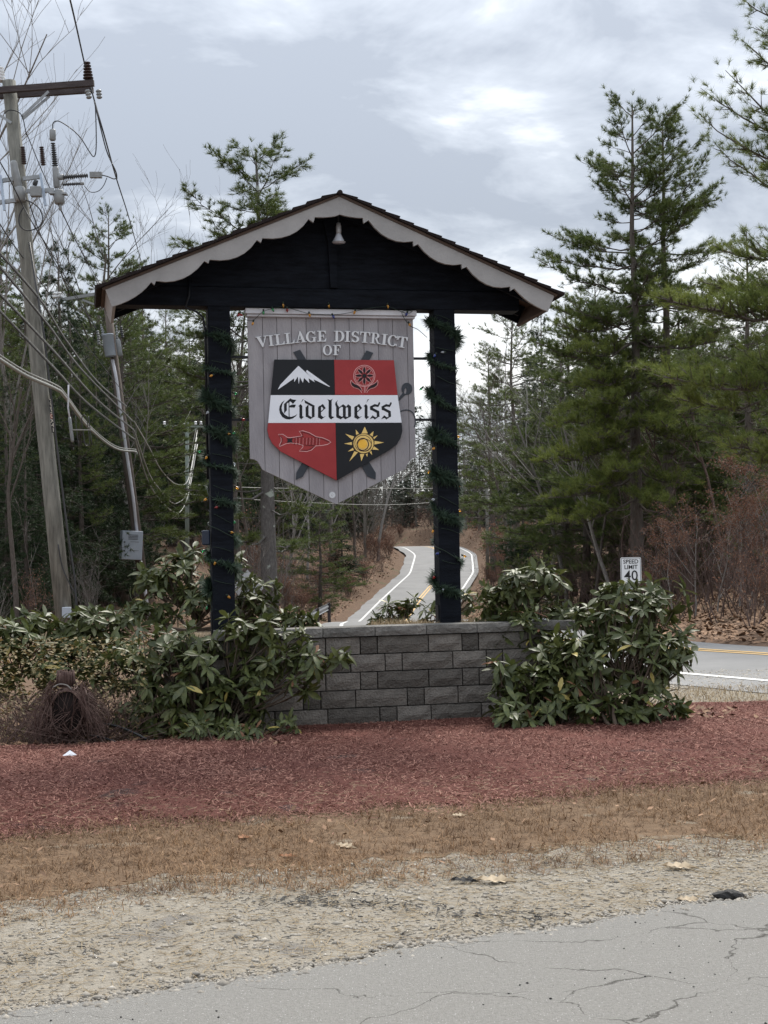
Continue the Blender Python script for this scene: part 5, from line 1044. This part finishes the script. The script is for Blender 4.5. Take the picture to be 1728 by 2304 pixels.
def bank_list(Ys, offs, hs):
    o = []
    for i, (Yd, of_, h) in enumerate(zip(Ys, offs, hs)):
        X = float(road_x(Yd))+of_; a, b = pix((X, Yd, gz(X, Yd)+h)); o.append((round(a), Yd, round(b)))
    return o
row(['shrub3', 'shrub4', 'shrub1'], bank_list([76, 79, 82, 85, 88, 91, 94, 97, 100, 104, 108, 112, 117, 122, 128, 134, 140, 148, 86, 96], [-6.2, -8.5, -5.9, -9.8, -5.7, -7.6, -5.8, -8.6, -5.5, -6.8, -5.4, -7, -5.4, -6.4, -5.3, -6.6, -5.4, -5.8, -11, -10], [1.8, 2.2, 1.6, 2.4, 1.9, 2.3, 1.8, 2.6, 2, 2.4, 1.9, 2.6, 2, 2.4, 2.1, 2.6, 2.2, 2.4, 2.6, 2.8]), '%s from the left of the brown shrubs on the bank beside the far bend', 'shrubs by the far bend')
row(['shrub0', 'shrub1'], [(-20, 32, 1290), (60, 34, 1300), (200, 40, 1260), (230, 56, 1200), (340, 98, 1180), (390, 102, 1180), (450, 104, 1190), (520, 58, 1180), (600, 56, 1150)], '%s from the left of the leafless shrubs behind the leaning poles', 'shrubs behind the poles')
row(['shrub3', 'shrub4'], bank_list([104, 108, 112, 117, 121, 126, 130, 135, 140, 146], [6.3, 5.6, 6.8, 5.8, 6.6, 5.7, 6.5, 5.8, 6.4, 6], [1.4, 1.7, 2, 1.6, 2.2, 1.6, 2, 1.7, 2.1, 1.8]), '%s from the left of the russet shrubs bordering the far road on its outer side', 'shrubs by the far road outer side')
row(['shrub3', 'shrub4'], [(900, 176, 1180), (930, 180, 1175), (965, 184, 1180), (1000, 180, 1170), (1030, 172, 1180), (985, 205, 1150), (945, 205, 1150), (1120, 122, 1190), (1160, 100, 1180)], '%s from the left of the russet shrubs at the far road crest', 'shrubs at the road crest')

row(['hem1', 'hem0', 'pinelow'], [(-60, 58, 720), (30, 66, 700), (115, 58, 740), (200, 62, 760), (262, 66, 700), (330, 118, 720), (390, 124, 760), (20, 46, 900)], '%s from the left of the broad evergreens filling the wood behind the poles', 'broad evergreens behind the poles', squash=1.5)
row(['pinelow', 'hem0'], [(600, 120, 960), (660, 128, 985), (720, 138, 990), (790, 148, 985), (850, 158, 970), (1030, 176, 960), (1085, 150, 950)], '%s from the left of the broad evergreens behind the far road', 'broad evergreens behind the far road', squash=1.5)
row(['pinelow'], [(1255, 60, 800), (1310, 54, 850), (1385, 52, 830), (1590, 50, 800), (1540, 54, 850), (1650, 48, 860), (1720, 47, 780)], '%s from the left of the broad pines filling in below the tall pair', 'broad pines below the tall pair', squash=1.5)
# the pine at the photo edge whose long boughs reach into the picture
NP_Y = 28.0; nb = at(1850, 1300, NP_Y); nb[2] = gz(nb[0], nb[1])
near = Tree(140); r = near.r
near.mb.tube([(0, 0, -.2), (.05, 0, 5), (0, .05, 11), (.05, 0, 16)], [.30, .25, .15, .02], 12)
def nbough(tip_px, tip_py, base_py, sag, dY=0.0, tw=.5, dens=9, rad=.05, sh=.0):
    T = at(tip_px, tip_py, NP_Y+dY)-nb; Bz = at(1850, base_py, NP_Y)[2]-nb[2]; near.bough((0, 0, Bz), T, sag, rad, tw, dens, .12, sh)
for a in [(1680, 5, 70, .05, -.3), (1668, 88, 200, .1, .5), (1632, 158, 330, .12, -.8), (1576, 198, 330, .15, .2), (1571, 254, 370, .25, -.4), (1640, 300, 400, .2, .9), (1604, 318, 430, .3, -.1), (1690, 340, 420, .1, 1.2), (1700, 60, 130, .1, 1.2)]: nbough(*a, tw=.46, dens=17, rad=.035)
for a in [(1488, 672, 690, .30, -1.5), (1520, 690, 660, .25, -.5), (1600, 640, 640, .2, 1.0), (1454, 832, 760, .62, -1.2), (1500, 850, 800, .5, -2.0), (1540, 900, 840, .4, -.6), (1620, 560, 560, .2, .6), (1640, 1010, 950, .3, -1.0), (1690, 1040, 1000, .2, -.6)]: nbough(*a, tw=.8, dens=24, rad=.05, sh=.12)
tr, cr_ = near.meshes(34, .15, .011, .6, .22)
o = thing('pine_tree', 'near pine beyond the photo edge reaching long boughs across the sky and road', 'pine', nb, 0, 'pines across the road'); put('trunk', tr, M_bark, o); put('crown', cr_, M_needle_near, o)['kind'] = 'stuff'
# long low boughs of the tall pair
lb_ = Tree(150); X0 = at(1436, 1250, 45)[0]; b0_ = np.array([X0, 44.6, gz(X0, 45)])
for tp, ty, by, sag, dY in [(1245, 690, 700, .35, -1), (1265, 735, 720, .3, -2), (1290, 790, 770, .35, -2.5), (1275, 925, 870, .35, -2), (1220, 1040, 980, .3, -2.4), (1260, 1015, 950, .3, -1.4), (1330, 855, 830, .3, -2.5), (1240, 1120, 1060, .25, -2), (1560, 1090, 1040, .3, -2), (1330, 980, 930, .3, -3), (1600, 770, 760, .3, -1), (1240, 1180, 1120, .2, -1.5), (1310, 760, 745, .3, 1), (1350, 900, 860, .3, -3), (1300, 870, 840, .3, -1), (1250, 960, 900, .3, -3), (1500, 960, 900, .3, -3.5), (1570, 930, 890, .3, -2), (1380, 1060, 1000, .3, -3.5), (1480, 1130, 1080, .3, -3.5), (1310, 1090, 1040, .3, -3), (1620, 1000, 940, .3, -2), (1560, 850, 830, .3, -3)]:
    T = at(tp, ty, 45+dY)-b0_; Bz = at(1436, by, 45)[2]-b0_[2]; lb_.bough((0, .3, Bz), T, sag, .05, .85, 16, .2, .12)
tr, cr_ = lb_.meshes(24, .17, .020, .6, .2)
tall_ = [o for o in COL.objects if o.get('label', '').startswith('tall pine standing highest')][0]
bpy.context.view_layer.update()
for nme, me, mt in (('trunk', tr, M_bark), ('crown', cr_, M_needle_near)):
    me.transform(tall_.matrix_world.inverted()@Matrix.Translation(Vector(b0_))); c = put('low_boughs' if nme == 'trunk' else 'low_foliage', me, mt, tall_); c['kind'] = 'stuff'

# far woods that read as one mass
def far_woods():
    V = []; Tn = []; r = np.random.default_rng(5)
    for _ in range(620):
        Yd = r.uniform(125, 250); px = r.uniform(-150, 1900); X = at(px, 1250, Yd)[0]
        if abs(X-float(road_x(Yd))) < 7 and Yd < 190: continue
        g0 = gz(X, Yd); topy = np.interp(px, [-100, 200, 480, 620, 850, 1000, 1150, 1300, 1750], [640, 640, 760, 860, 890, 900, 800, 720, 640])+r.uniform(0, 160); h = max(5, at(px, topy, Yd)[2]-g0)*(1 if _ < 330 else r.uniform(.25, .55))
        ev = r.random() < .55; n = 420 if ev else 200; zf = r.uniform(.10 if _ < 330 else .0, 1, n)**.9; rad = (1.02-zf)*h*.20+.3; a = r.uniform(0, 6.28, n); q = np.sqrt(r.random(n))*rad
        P = np.stack([X+np.cos(a)*q, Yd+np.sin(a)*q, g0+zf*h], 1)
        if ev: d = nrm(np.stack([np.cos(a), np.sin(a), r.normal(0, .25, n)], 1)); ln = r.uniform(.35, .9, n); wd = .10; tn = r.uniform(0, .5, n)
        else: d = nrm(np.stack([np.cos(a)*.5, np.sin(a)*.5, r.uniform(.3, 1, n)], 1)); ln = r.uniform(.8, 2.2, n); wd = .03; tn = r.uniform(.75, 1, n)
        s = nrm(np.cross(d, r.normal(0, 1, (n, 3))))*wd; V.append(np.stack([P-s, P+s, P+d*ln[:, None]], 1).reshape(-1, 3)); Tn.append(np.repeat(tn, 3))
        V.append(np.array([[X-.15, Yd, g0], [X+.15, Yd, g0], [X, Yd, g0+h]])); Tn.append(np.full(3, .8))
    V = np.concatenate(V); M_ = mat('distant woods', (.025, .045, .026), (.13, .115, .105), .9, attr='tint', sub=.1)
    return tag(put('far_woods', np_mesh('far_woods', V, np.arange(len(V)).reshape(-1, 3), np.concatenate(Tn)), M_), 'distant mixed woodland closing the view behind the far road', 'woods', kind='stuff')
far_woods()
# tangle of thin stems and dead twigs filling the wood edge
def brush(name, n, x0, x1, y0, y1, hmin, hmax, mt, label, test=None):
    r = np.random.default_rng(len(name)+n); x = r.uniform(x0, x1, n); y = r.uniform(y0, y1, n); d = x-road_x(y); ok = (d < -5.6) | (d > right_half(y)+1.8); pq = 864+F_PX*x/y; ok &= ~((pq > 215) & (pq < 480) & (y < 100) & ((y < 54) | (pq > 340)))
    x, y = x[ok], y[ok]; n = len(x); b = np.stack([x, y, ground_z(x, y)], 1); h = r.uniform(hmin, hmax, n); V = []; w0 = .008
    dr = nrm(np.stack([r.normal(0, .35, n), r.normal(0, .35, n), np.ones(n)], 1)); pts = []
    def blade(p, q, w):
        s = nrm(np.cross(q-p, np.tile([0.2, 1, .1], (len(p), 1))))*w; s2 = nrm(np.cross(q-p, s))*w; V.append(np.stack([p-s, p+s, q], 1).reshape(-1, 3)); V.append(np.stack([p-s2, p+s2, q], 1).reshape(-1, 3))
    tip = b+dr*h[:, None]; blade(b, tip, .012)
    for k in range(7):
        t = r.uniform(.25, .95, n)[:, None]; p = b+(tip-b)*t; dd = nrm(dr*.6+r.normal(0, .6, (n, 3))+np.array([0, 0, .15])); q = p+dd*(h*r.uniform(.12, .4, n))[:, None]; blade(p, q, .006)
        p2 = p+(q-p)*.5; blade(p2, p2+nrm(dd+r.normal(0, .6, (n, 3)))*(h*r.uniform(.08, .2, n))[:, None], .005)
    V = np.concatenate(V); return tag(put(name, np_mesh(name, V, np.arange(len(V)).reshape(-1, 3)), mt), label, 'undergrowth', kind='stuff')
brush('bank_undergrowth', 1500, 4, 20, 27, 60, .8, 3.2, M_twigb, 'brown leafless undergrowth on the bank across the road')
brush('hillside_undergrowth', 3000, -30, 0, 34, 110, .8, 3.5, M_twig, 'grey leafless undergrowth on the hillside behind the poles')
brush('road_end_undergrowth', 1500, -12, 18, 174, 215, 1.5, 5.0, M_twigb, 'brown brush closing the view where the far road disappears')
brush('crest_undergrowth', 1800, -16, 26, 75, 215, .8, 4.5, M_twigb, 'leafless undergrowth lining the far road')

# ------------------------------------------------------------------ rhododendrons
def leaf_mesh(seed, L_=1.0, W_=.17):
    r = random.Random(seed); V = [(0, 0, 0)]; curl = r.uniform(.02, .42)
    for t, w in ((.28, .72), (.58, 1.0), (.84, .62)):
        z = -curl*t*t; V += [(t*L_, -w*W_, z+.05), (t*L_, 0, z), (t*L_, w*W_, z+.05)]
    V.append((L_, 0, -curl)); Fc = [(0, 2, 1), (0, 3, 2)]
    for k in (1, 4): Fc += [(k, k+1, k+4, k+3), (k+1, k+2, k+5, k+4)]
    Fc += [(7, 8, 10), (8, 9, 10)]
    me = bpy.data.meshes.new('leaf'); me.from_pydata(V, [], Fc); me.polygons.foreach_set('use_smooth', [True]*len(Fc)); me.update(); return me, np.array(V), Fc
LM = [leaf_mesh(i, 1.0, (.16, .18, .15, .19)[i]) for i in range(4)]
for me, _, _ in LM: me.materials.append(M_rleaf)
LOLD = [leaf_mesh(30+i, 1.0, .15)[0] for i in range(2)]
for me, mt in zip(LOLD, (mat('yellowed leaf', (.26, .22, .05), (.36, .28, .09), .45, 6), mat('withered brown leaf', (.13, .06, .03), (.22, .11, .06), .7, 6))): me.materials.append(mt)
LTRI = np.array([t for f in LM[0][2] for t in ([f] if len(f) == 3 else [(f[0], f[1], f[2]), (f[0], f[2], f[3])])])
def rhodo(label, base, lobes, seed, leaf=.125, max_obj=300):
    """lobes: (px, py, depth, rx, rz, rosettes) - clumps of shoots measured on the photo"""
    R = random.Random(seed); base = np.array(base, float); b = thing('rhododendron', label, 'shrub', base, 0, 'rhododendrons round the sign wall'); stems = MB(); inst = []
    for px, py, Yd, rx, rz_, n in lobes:
        c = at(px, py, Yd); fork = base*.35+c*.65-np.array([0, 0, rz_*.5])
        stems.tube([Vector(q) for q in spline([base-base, (fork-base)*.5+np.array([R.gauss(0, .06), R.gauss(0, .06), 0]), fork-base], 3)], [.020-.002*i for i in range(7)], 5, False)
        for _ in range(int(n*1.65)):
            d = Vector((R.gauss(0, 1), R.gauss(0, 1), R.gauss(.15, 1))).normalized(); q = R.uniform(.35, 1.15); p = c+np.array([d.x*rx*q, d.y*rx*.9*q, d.z*rz_*q])
            if p[2] < .10: p[2] = .10+R.random()*.1
            ax = (d*.8+Vector((0, 0, .75))+Vector((R.gauss(0, .25), R.gauss(0, .25), R.gauss(0, .2)))).normalized()
            mid = (np.array(fork)+p)/2+np.array([R.gauss(0, .04), R.gauss(0, .04), -.03]); stems.tube([Vector(fork-base), Vector(mid-base), Vector(p-base)], [.008, .006, .004], 3, False)
            e1 = ax.orthogonal().normalized(); e2 = ax.cross(e1); k = R.randint(6, 10); ph = R.uniform(0, 6.28); young = R.random()
            for j in range(k):
                a = ph+j*2.4+R.gauss(0, .15); th = R.uniform(.85, 1.9) if R.random() < .8 else R.uniform(.4, .9); ld = (ax*math.cos(th)+(e1*math.cos(a)+e2*math.sin(a))*math.sin(th)); ld = (ld-Vector((0, 0, R.uniform(.05, .55)))).normalized()
                nn = (ax-ld*ax.dot(ld)); nn = nn.normalized() if nn.length > .1 else ld.orthogonal().normalized(); yy_ = nn.cross(ld); l_ = leaf*R.uniform(.55, 1.3)
                M = Matrix(((ld.x*l_, yy_.x*l_, nn.x*l_, p[0]-base[0]), (ld.y*l_, yy_.y*l_, nn.y*l_, p[1]-base[1]), (ld.z*l_, yy_.z*l_, nn.z*l_, p[2]-base[2]), (0, 0, 0, 1)))
                inst.append((p[1]+R.random()*.05, M, R.randrange(4), young))
    stems.build('stems', M_stem, b)['kind'] = 'stuff'
    inst.sort(key=lambda q: q[0])
    for _, M, v, yg in inst[:max_obj]:
        o = bpy.data.objects.new('leaf', LM[v][0] if R.random() > .05 else LOLD[R.random() > .55]); COL.objects.link(o); o.parent = b; o.matrix_basis = M
    rest = inst[max_obj:]
    if rest:
        V = []; T = []
        for _, M, v, yg in rest:
            A_ = np.array(M); V.append(LM[v][1]@A_[:3, :3].T+A_[:3, 3]); T += [min(1, max(0, .15+.55*yg*R.random()+.2*R.random()))]*11
        Fc = (LTRI[None]+11*np.arange(len(rest))[:, None, None]).reshape(-1, 3)
        put('foliage', np_mesh('foliage', np.concatenate(V), Fc, T, True), M_rleaf2, b)['kind'] = 'stuff'
    return b
G_ = lambda px, py: on_ground(px, py)
rhodo('large rhododendron sprawling over the wall below the post nearer the poles', G_(440, 1665), [(350, 1585, 11.9, .30, .26, 26), (440, 1530, 11.9, .34, .34, 36), (525, 1590, 11.8, .28, .28, 28), (600, 1500, 11.8, .20, .14, 12), (690, 1480, 11.75, .18, .10, 8), (760, 1480, 11.75, .10, .05, 3), (560, 1430, 11.9, .26, .16, 14), (370, 1450, 12.0, .28, .20, 16), (310, 1500, 12.1, .22, .18, 12), (300, 1610, 11.9, .18, .14, 9), (470, 1640, 11.7, .30, .12, 16), (640, 1440, 11.9, .16, .10, 6), (680, 1540, 11.7, .12, .06, 4)], 1)
rhodo('tall rhododendron growing in the planter behind the post near the poles', at(430, 1420, 13.1), [(390, 1300, 13.2, .24, .20, 16), (460, 1350, 13.1, .26, .18, 18), (340, 1370, 13.2, .26, .14, 12), (430, 1265, 13.3, .16, .12, 9), (345, 1300, 13.3, .16, .12, 8), (520, 1290, 13.4, .14, .14, 8), (570, 1370, 13.4, .22, .14, 14), (640, 1395, 13.4, .18, .07, 8), (585, 1325, 13.5, .16, .10, 7), (700, 1402, 13.4, .10, .05, 4)], 2)
rhodo('rhododendron at the photo edge behind the twig basket', G_(60, 1600), [(30, 1440, 12.6, .26, .20, 18), (110, 1490, 12.6, .26, .18, 16), (200, 1400, 12.9, .26, .12, 14), (250, 1440, 12.9, .24, .14, 14), (-10, 1520, 12.5, .22, .22, 12), (190, 1470, 12.7, .20, .12, 10), (280, 1385, 13.0, .18, .08, 7), (235, 1540, 12.4, .18, .14, 9), (150, 1430, 12.8, .24, .12, 12), (60, 1400, 12.9, .24, .10, 10), (290, 1480, 12.3, .16, .14, 8)], 3)
rhodo('low rhododendron spreading along the mulch below the basket pipes', G_(520, 1690), [(430, 1670, 11.4, .20, .08, 10), (520, 1655, 11.4, .22, .10, 12), (640, 1650, 11.6, .16, .05, 5)], 4, .09)
rhodo('rounded rhododendron standing in front of the speed limit sign', G_(1390, 1650), [(1405, 1415, 12.2, .34, .28, 30), (1330, 1500, 12.1, .30, .30, 28), (1450, 1500, 12.1, .34, .32, 34), (1480, 1360, 12.3, .26, .18, 16), (1395, 1335, 12.4, .20, .10, 10), (1330, 1400, 12.4, .22, .18, 14), (1410, 1600, 11.9, .34, .16, 22), (1500, 1590, 12.0, .20, .10, 9), (1530, 1460, 12.2, .14, .16, 8)], 5)
rhodo('rhododendron overgrowing the corner of the block wall', G_(1200, 1640), [(1190, 1580, 12.0, .32, .24, 28), (1250, 1540, 12.1, .26, .26, 22), (1150, 1610, 11.8, .22, .12, 12), (1265, 1470, 12.2, .22, .20, 14), (1130, 1510, 12.0, .16, .10, 7), (1290, 1600, 11.9, .24, .14, 14)], 6)
rhodo('leafy rhododendron rising above the wall cap beside the road view', at(1180, 1420, 13.1), [(1150, 1330, 13.0, .26, .18, 18), (1210, 1310, 13.0, .24, .14, 14), (1170, 1400, 12.7, .26, .16, 16), (1110, 1380, 12.9, .16, .14, 9), (1260, 1390, 13.0, .20, .16, 12), (1230, 1440, 12.6, .18, .12, 9)], 7)
rhodo('small rhododendron peeking over the wall in front of the road', at(890, 1420, 13.9), [(885, 1380, 13.9, .15, .10, 8), (920, 1362, 13.9, .12, .09, 6), (845, 1396, 13.9, .06, .03, 3), (975, 1385, 13.9, .12, .09, 6), (1050, 1355, 13.9, .12, .12, 7)], 8, .10)

# straw tufts and dry grass on the planter
x = rng.uniform(.35, 1.65, 2600); v = rng.uniform(-.15, .25, 2600); Wp = S0[None]+EX[None]*x[:, None]+EY[None]*v[:, None]
blades('heather', Wp[:, 0], Wp[:, 1], np.full(2600, .84), rng.uniform(.05, .15, 2600)*(.5+.5*np.abs(np.sin(x*3.1))), rng.uniform(.004, .007, 2600), 1.0, M_straw, rng.random(2600), 'straw coloured heather tufts around the post foot on the planter', 'heather')
x = rng.uniform(-1.6, .4, 1500); v = rng.uniform(-.18, .2, 1500); Wp = S0[None]+EX[None]*x[:, None]+EY[None]*v[:, None]
blades('planter_grass', Wp[:, 0], Wp[:, 1], np.full(1500, .82), rng.uniform(.03, .08, 1500), rng.uniform(.003, .006, 1500), .8, M_straw, rng.random(1500), 'short dry grass along the planter behind the cap stones', 'grass')

# ------------------------------------------------------------------ small things on the ground
# boulder
p = hit(270, 1350); bm = MB(); rr_ = random.Random(5)
import bmesh
b_ = bmesh.new(); bmesh.ops.create_icosphere(b_, subdivisions=3, radius=1)
for v in b_.verts:
    n_ = v.co.normalized(); v.co = Vector((v.co.x*.42, v.co.y*.40, v.co.z*.36))*(1+.16*wob(n_.x*2, 2, n_.y*3)+.14*wob(n_.z*2, 2.2, n_.x*2)); v.co.x += v.co.z*.15
me = bpy.data.meshes.new('boulder'); b_.to_mesh(me); b_.free(); o = put('boulder', me, M_rock, None, (p[0], p[1], p[2]+.2*p[1]/36)); o.scale = [p[1]/36]*3; tag(o, 'dark weathered boulder on the bank behind the cabinet pole', 'boulder')
# hollow woven horn of twigs
p = G_(150, 1690); cp = thing('twig_basket', 'old woven vine basket with a dark round mouth at the bed edge', 'basket', p)
rr_ = random.Random(9); kk = p[1]/F_PX; zc2 = zoomer(20, 1480, 4.608)
cq = lambda x, y, d=0.0: Vector(at(*zc2(x, y), p[1]+d)-p)
mouth = cq(595, 560); rad0 = abs(cq(755, 560).x-mouth.x)
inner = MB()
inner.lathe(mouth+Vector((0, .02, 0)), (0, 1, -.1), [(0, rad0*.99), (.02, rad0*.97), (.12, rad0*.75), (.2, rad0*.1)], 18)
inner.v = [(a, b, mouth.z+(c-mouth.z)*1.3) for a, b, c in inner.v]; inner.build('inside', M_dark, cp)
shell = MB()
for i in range(110):
    a = rr_.uniform(0, 6.28); pts = []
    for j in range(6):
        t = j/5; r0 = rad0*(1.08+.25*math.sin(t*3))*(1-.25*t); aa = a+t*1.3; pts.append(mouth+Vector((math.cos(aa)*r0, .02+.5*t, math.sin(aa)*r0*1.35))+Vector((rr_.gauss(0, .010), 0, rr_.gauss(0, .010))))
    shell.tube(pts, rr_.uniform(.003, .006), 4, False)
for k in range(9):
    aa = [2*PI*i/22 for i in range(23)]; r0 = rad0*(1.03+.015*k); shell.tube([mouth+Vector((math.cos(q)*r0+rr_.gauss(0, .003), -.01+.012*k, math.sin(q)*r0*1.33+rr_.gauss(0, .003))) for q in aa], rr_.uniform(.003, .006), 4, False)
shell.build('woven_rim', M_wicker, cp)['kind'] = 'stuff'
cage = MB()
def twig(a, b, bend, r):
    a, b = Vector(a), Vector(b); m_ = (a+b)/2+Vector((rr_.gauss(0, bend), rr_.gauss(0, bend), rr_.gauss(0, bend))); cage.tube([Vector(q) for q in spline([a, m_, b], 3)], [r*(1-.1*i) for i in range(7)], 3, False)
for i in range(260):
    a = cq(rr_.uniform(330, 870), rr_.uniform(520, 960), rr_.uniform(-.05, .35)); a2 = cq(rr_.uniform(150, 900), rr_.uniform(620, 1040), rr_.uniform(-.1, .4)); a2.z = max(a2.z, .04); twig(a, a2, .06, rr_.uniform(.002, .0045))
for i in range(170):
    s = rr_.choice((-1, 1)); a = mouth+Vector((s*rad0*rr_.uniform(.9, 1.4), rr_.uniform(0, .3), rr_.uniform(-.1, .15))); b2_ = Vector((mouth.x+s*rr_.uniform(.18, .33), rr_.uniform(-.05, .4), rr_.uniform(.05, .2))); twig(a, b2_, .05, rr_.uniform(.002, .004))
for i in range(26):
    a = mouth+Vector((rr_.gauss(0, .02), .05, -rad0*.5+rr_.gauss(0, .02))); q_ = rr_.uniform(0, 6.28); twig(a, mouth+Vector((math.cos(q_)*rad0*1.05, rr_.uniform(-.06, .02), math.sin(q_)*rad0*1.3)), .02, rr_.uniform(.0018, .0035))
for i in range(160):
    s = rr_.choice((-1, 1)); a = mouth+Vector((s*rad0*rr_.uniform(.8, 1.2), rr_.uniform(-.05, .1), rr_.uniform(.05, .25))); twig(a, Vector((mouth.x+s*rr_.uniform(.15, .36), rr_.uniform(-.1, .3), rr_.uniform(.03, .3))), .04, rr_.uniform(.0018, .0035))
cage.build('loose_twigs', M_wicker, cp)['kind'] = 'stuff'
stump = MB(); c0 = cq(590, 250, .12)
for i in range(46):
    a = 2*PI*i/46; r0 = .075*rr_.uniform(.85, 1.05); stump.tube([c0+Vector((math.cos(a)*r0, math.sin(a)*r0, -.02)), c0+Vector((math.cos(a)*r0*.95, math.sin(a)*r0*.95, .045)), c0+Vector((math.cos(a)*r0*.9, math.sin(a)*r0*.9, .085+rr_.uniform(-.012, .012)))], .006, 4)
stump.lathe(c0-Vector((0, 0, .04)), (0, 0, 1), [(0, .06), (.1, .064), (.105, .03)], 12); stump.build('bundled_tail', M_wicker, cp)['kind'] = 'stuff'
MB().tube([cq(x, y, -.02) for x, y in spline([(455, 310), (520, 275), (600, 285), (650, 330)], 4)], .006, 5).build('binding_hoop', M_bark_pale, cp)
def pipe(pts, label, r=.011):
    P = [at(*zc2(x, y), p[1]+d) for x, y, d in pts]; P = [Vector(q) for q in spline(P, 5)]; o = MB().tube([q-P[0] for q in P], r, 7).build('plastic_pipe', M_hose, None, P[0]); tag(o, label, 'pipe', 'black pipes beside the basket')
pipe([(870, 715, .2), (1000, 690, .2), (1150, 720, .15), (1290, 775, .1), (1430, 845, .05)], 'black pipe arching highest beside the twig basket')
pipe([(900, 1040, -.05), (1050, 1040, -.05), (1200, 990, 0), (1350, 915, .05), (1510, 845, .1)], 'black pipe lying nearest the mulch edge beside the basket')
pipe([(820, 800, .1), (960, 825, .1), (1100, 870, .05), (1200, 905, .05)], 'short black pipe lying just under the arching pipe', .009)
pipe([(860, 920, 0), (980, 950, 0), (1080, 985, 0)], 'shortest black pipe in the tangle beside the basket', .008)
pipe([(60, 1015, 0), (200, 1045, 0), (360, 1050, 0), (470, 1045, 0)], 'black pipe half buried in front of the basket', .010)
# brambles and thin brown stems around the basket
pts_ = []
tw = MB(); rr_ = random.Random(21)
for i in range(520):
    a = at(rr_.uniform(0, 300), rr_.uniform(1560, 1690), rr_.uniform(11.4, 12.4)); a[2] = max(.02, a[2]*.2); d = Vector((rr_.gauss(0, .25), rr_.gauss(0, .25), rr_.uniform(.15, .45))); a = Vector(a); tw.tube([a, a+d*.5+Vector((rr_.gauss(0, .04), 0, 0)), a+d], [.003, .0025, .0015], 3, False)
tag(tw.build('dead_stems', M_wicker), 'tangle of dead brown stems around the twig basket', 'undergrowth', kind='stuff')
pp = [at(rr_.uniform(0, 330), rr_.uniform(1440, 1690), rr_.uniform(11.5, 12.8)) for _ in range(4200)]
litter('small_leaf_undergrowth', pp, .035, mat('small mixed leaves', (.06, .07, .025), (.25, .17, .07), .7, attr='tint', sub=.2), 'small olive and brown leaves around the twig basket')
# paper scrap
p2_ = G_(155, 1722); o = MB().prism([(-.075, 0), (.075, 0), (.055, .035), (.005, .075), (-.03, .04)], -.001, .001).build('paper_scrap', M_paper, None, (p2_[0], p2_[1], .05)); o.rotation_euler = (-.75, .05, .2); tag(o, 'crumpled white paper scrap on the mulch edge below the basket', 'paper')
# oak leaves lying about
def oak(px, py, size, rz, mt, label, z=.012, tilt=.2):
    p = G_(px, py); L_ = []
    for i in range(9):
        t = i/8; L_.append((t-.5, (.10+.17*(i % 2))*math.sin(PI*min(1, t*1.05+.05))+.02))
    V = [(-.62, 0, .02)]+[(x, 0, .0) for x, _ in L_]+[(x, w, .05+.10*w+.03*math.sin(x*9)) for x, w in L_]+[(x, -w, .04+.16*w) for x, w in L_]
    Fc = [(0, 1, 10), (0, 19, 1)]+[(1+i, 2+i, 11+i, 10+i) for i in range(8)]+[(2+i, 1+i, 19+i, 20+i) for i in range(8)]
    me = bpy.data.meshes.new('oak_leaf'); me.from_pydata([(a*size, b*size, c*size) for a, b, c in V], [], Fc); me.update(); o = put('oak_leaf', me, mt, None, (p[0], p[1], z)); o.rotation_euler = (tilt, .1, rz); md = o.modifiers.new('thick', 'SOLIDIFY'); md.thickness = .0012
    tag(o, label, 'leaf', 'fallen oak leaves')
oak(1120, 1988, .17, .1, M_oak, 'large pale curled oak leaf at the grass edge beside a dark twig'); oak(1535, 1957, .16, .05, M_oak, 'pale lobed oak leaf lying alone on the sandy gravel'); oak(1035, 1840, .10, .6, M_oak, 'pale narrow leaf in the dead grass just below the mulch')
oak(780, 1910, .12, -.5, M_oak, 'pale leaf tilted up in the middle of the dead grass'); oak(550, 1890, .12, 1.2, M_oak2, 'russet leaf standing in the dead grass strip'); oak(650, 1932, .09, .3, M_oak2, 'small russet leaf in the dead grass nearer the gravel')
oak(1555, 2032, .11, .1, M_oak, 'pale leaf lying against the asphalt edge'); oak(260, 1725, .12, .2, M_oak, 'pale leaf on the mulch edge under the pipes'); oak(130, 1735, .12, -.2, M_oak, 'pale leaf beneath the paper scrap'); oak(215, 1722, .10, .5, M_oak, 'tan leaf between the paper scrap and the pipes')
oak(375, 1712, .11, .2, M_oak, 'tan leaf on the mulch under the low rhododendron'); oak(700, 1690, .09, .6, M_oak2, 'russet leaf on the shaded mulch in front of the wall'); oak(1130, 1600, .12, .3, M_oak2, 'orange brown leaf under the corner rhododendron'); oak(120, 1680, .16, .9, M_oak2, 'orange leaf leaning on the twig basket', .05, .9)
oak(1050, 1988, .12, .0, M_char, 'dark shrivelled twig beside the large pale oak leaf')
p = G_(1650, 2026); b_ = bmesh.new(); bmesh.ops.create_icosphere(b_, subdivisions=3, radius=1)
for v in b_.verts:
    n_ = v.co.normalized(); v.co = Vector((v.co.x*.065*(1-.25*n_.x), v.co.y*.035, v.co.z*.024))*(1+.18*wob(n_.x*2.5, 2, n_.z*3)+.10*wob(n_.y*4, 2.2, n_.x*3))
me = bpy.data.meshes.new('charred_wood'); b_.to_mesh(me); b_.free(); o = put('charred_wood', me, M_char, None, (p[0], p[1], .02)); o.rotation_euler = (0, .12, .1); tag(o, 'black charred wood chunk lying at the asphalt edge', 'wood chunk')
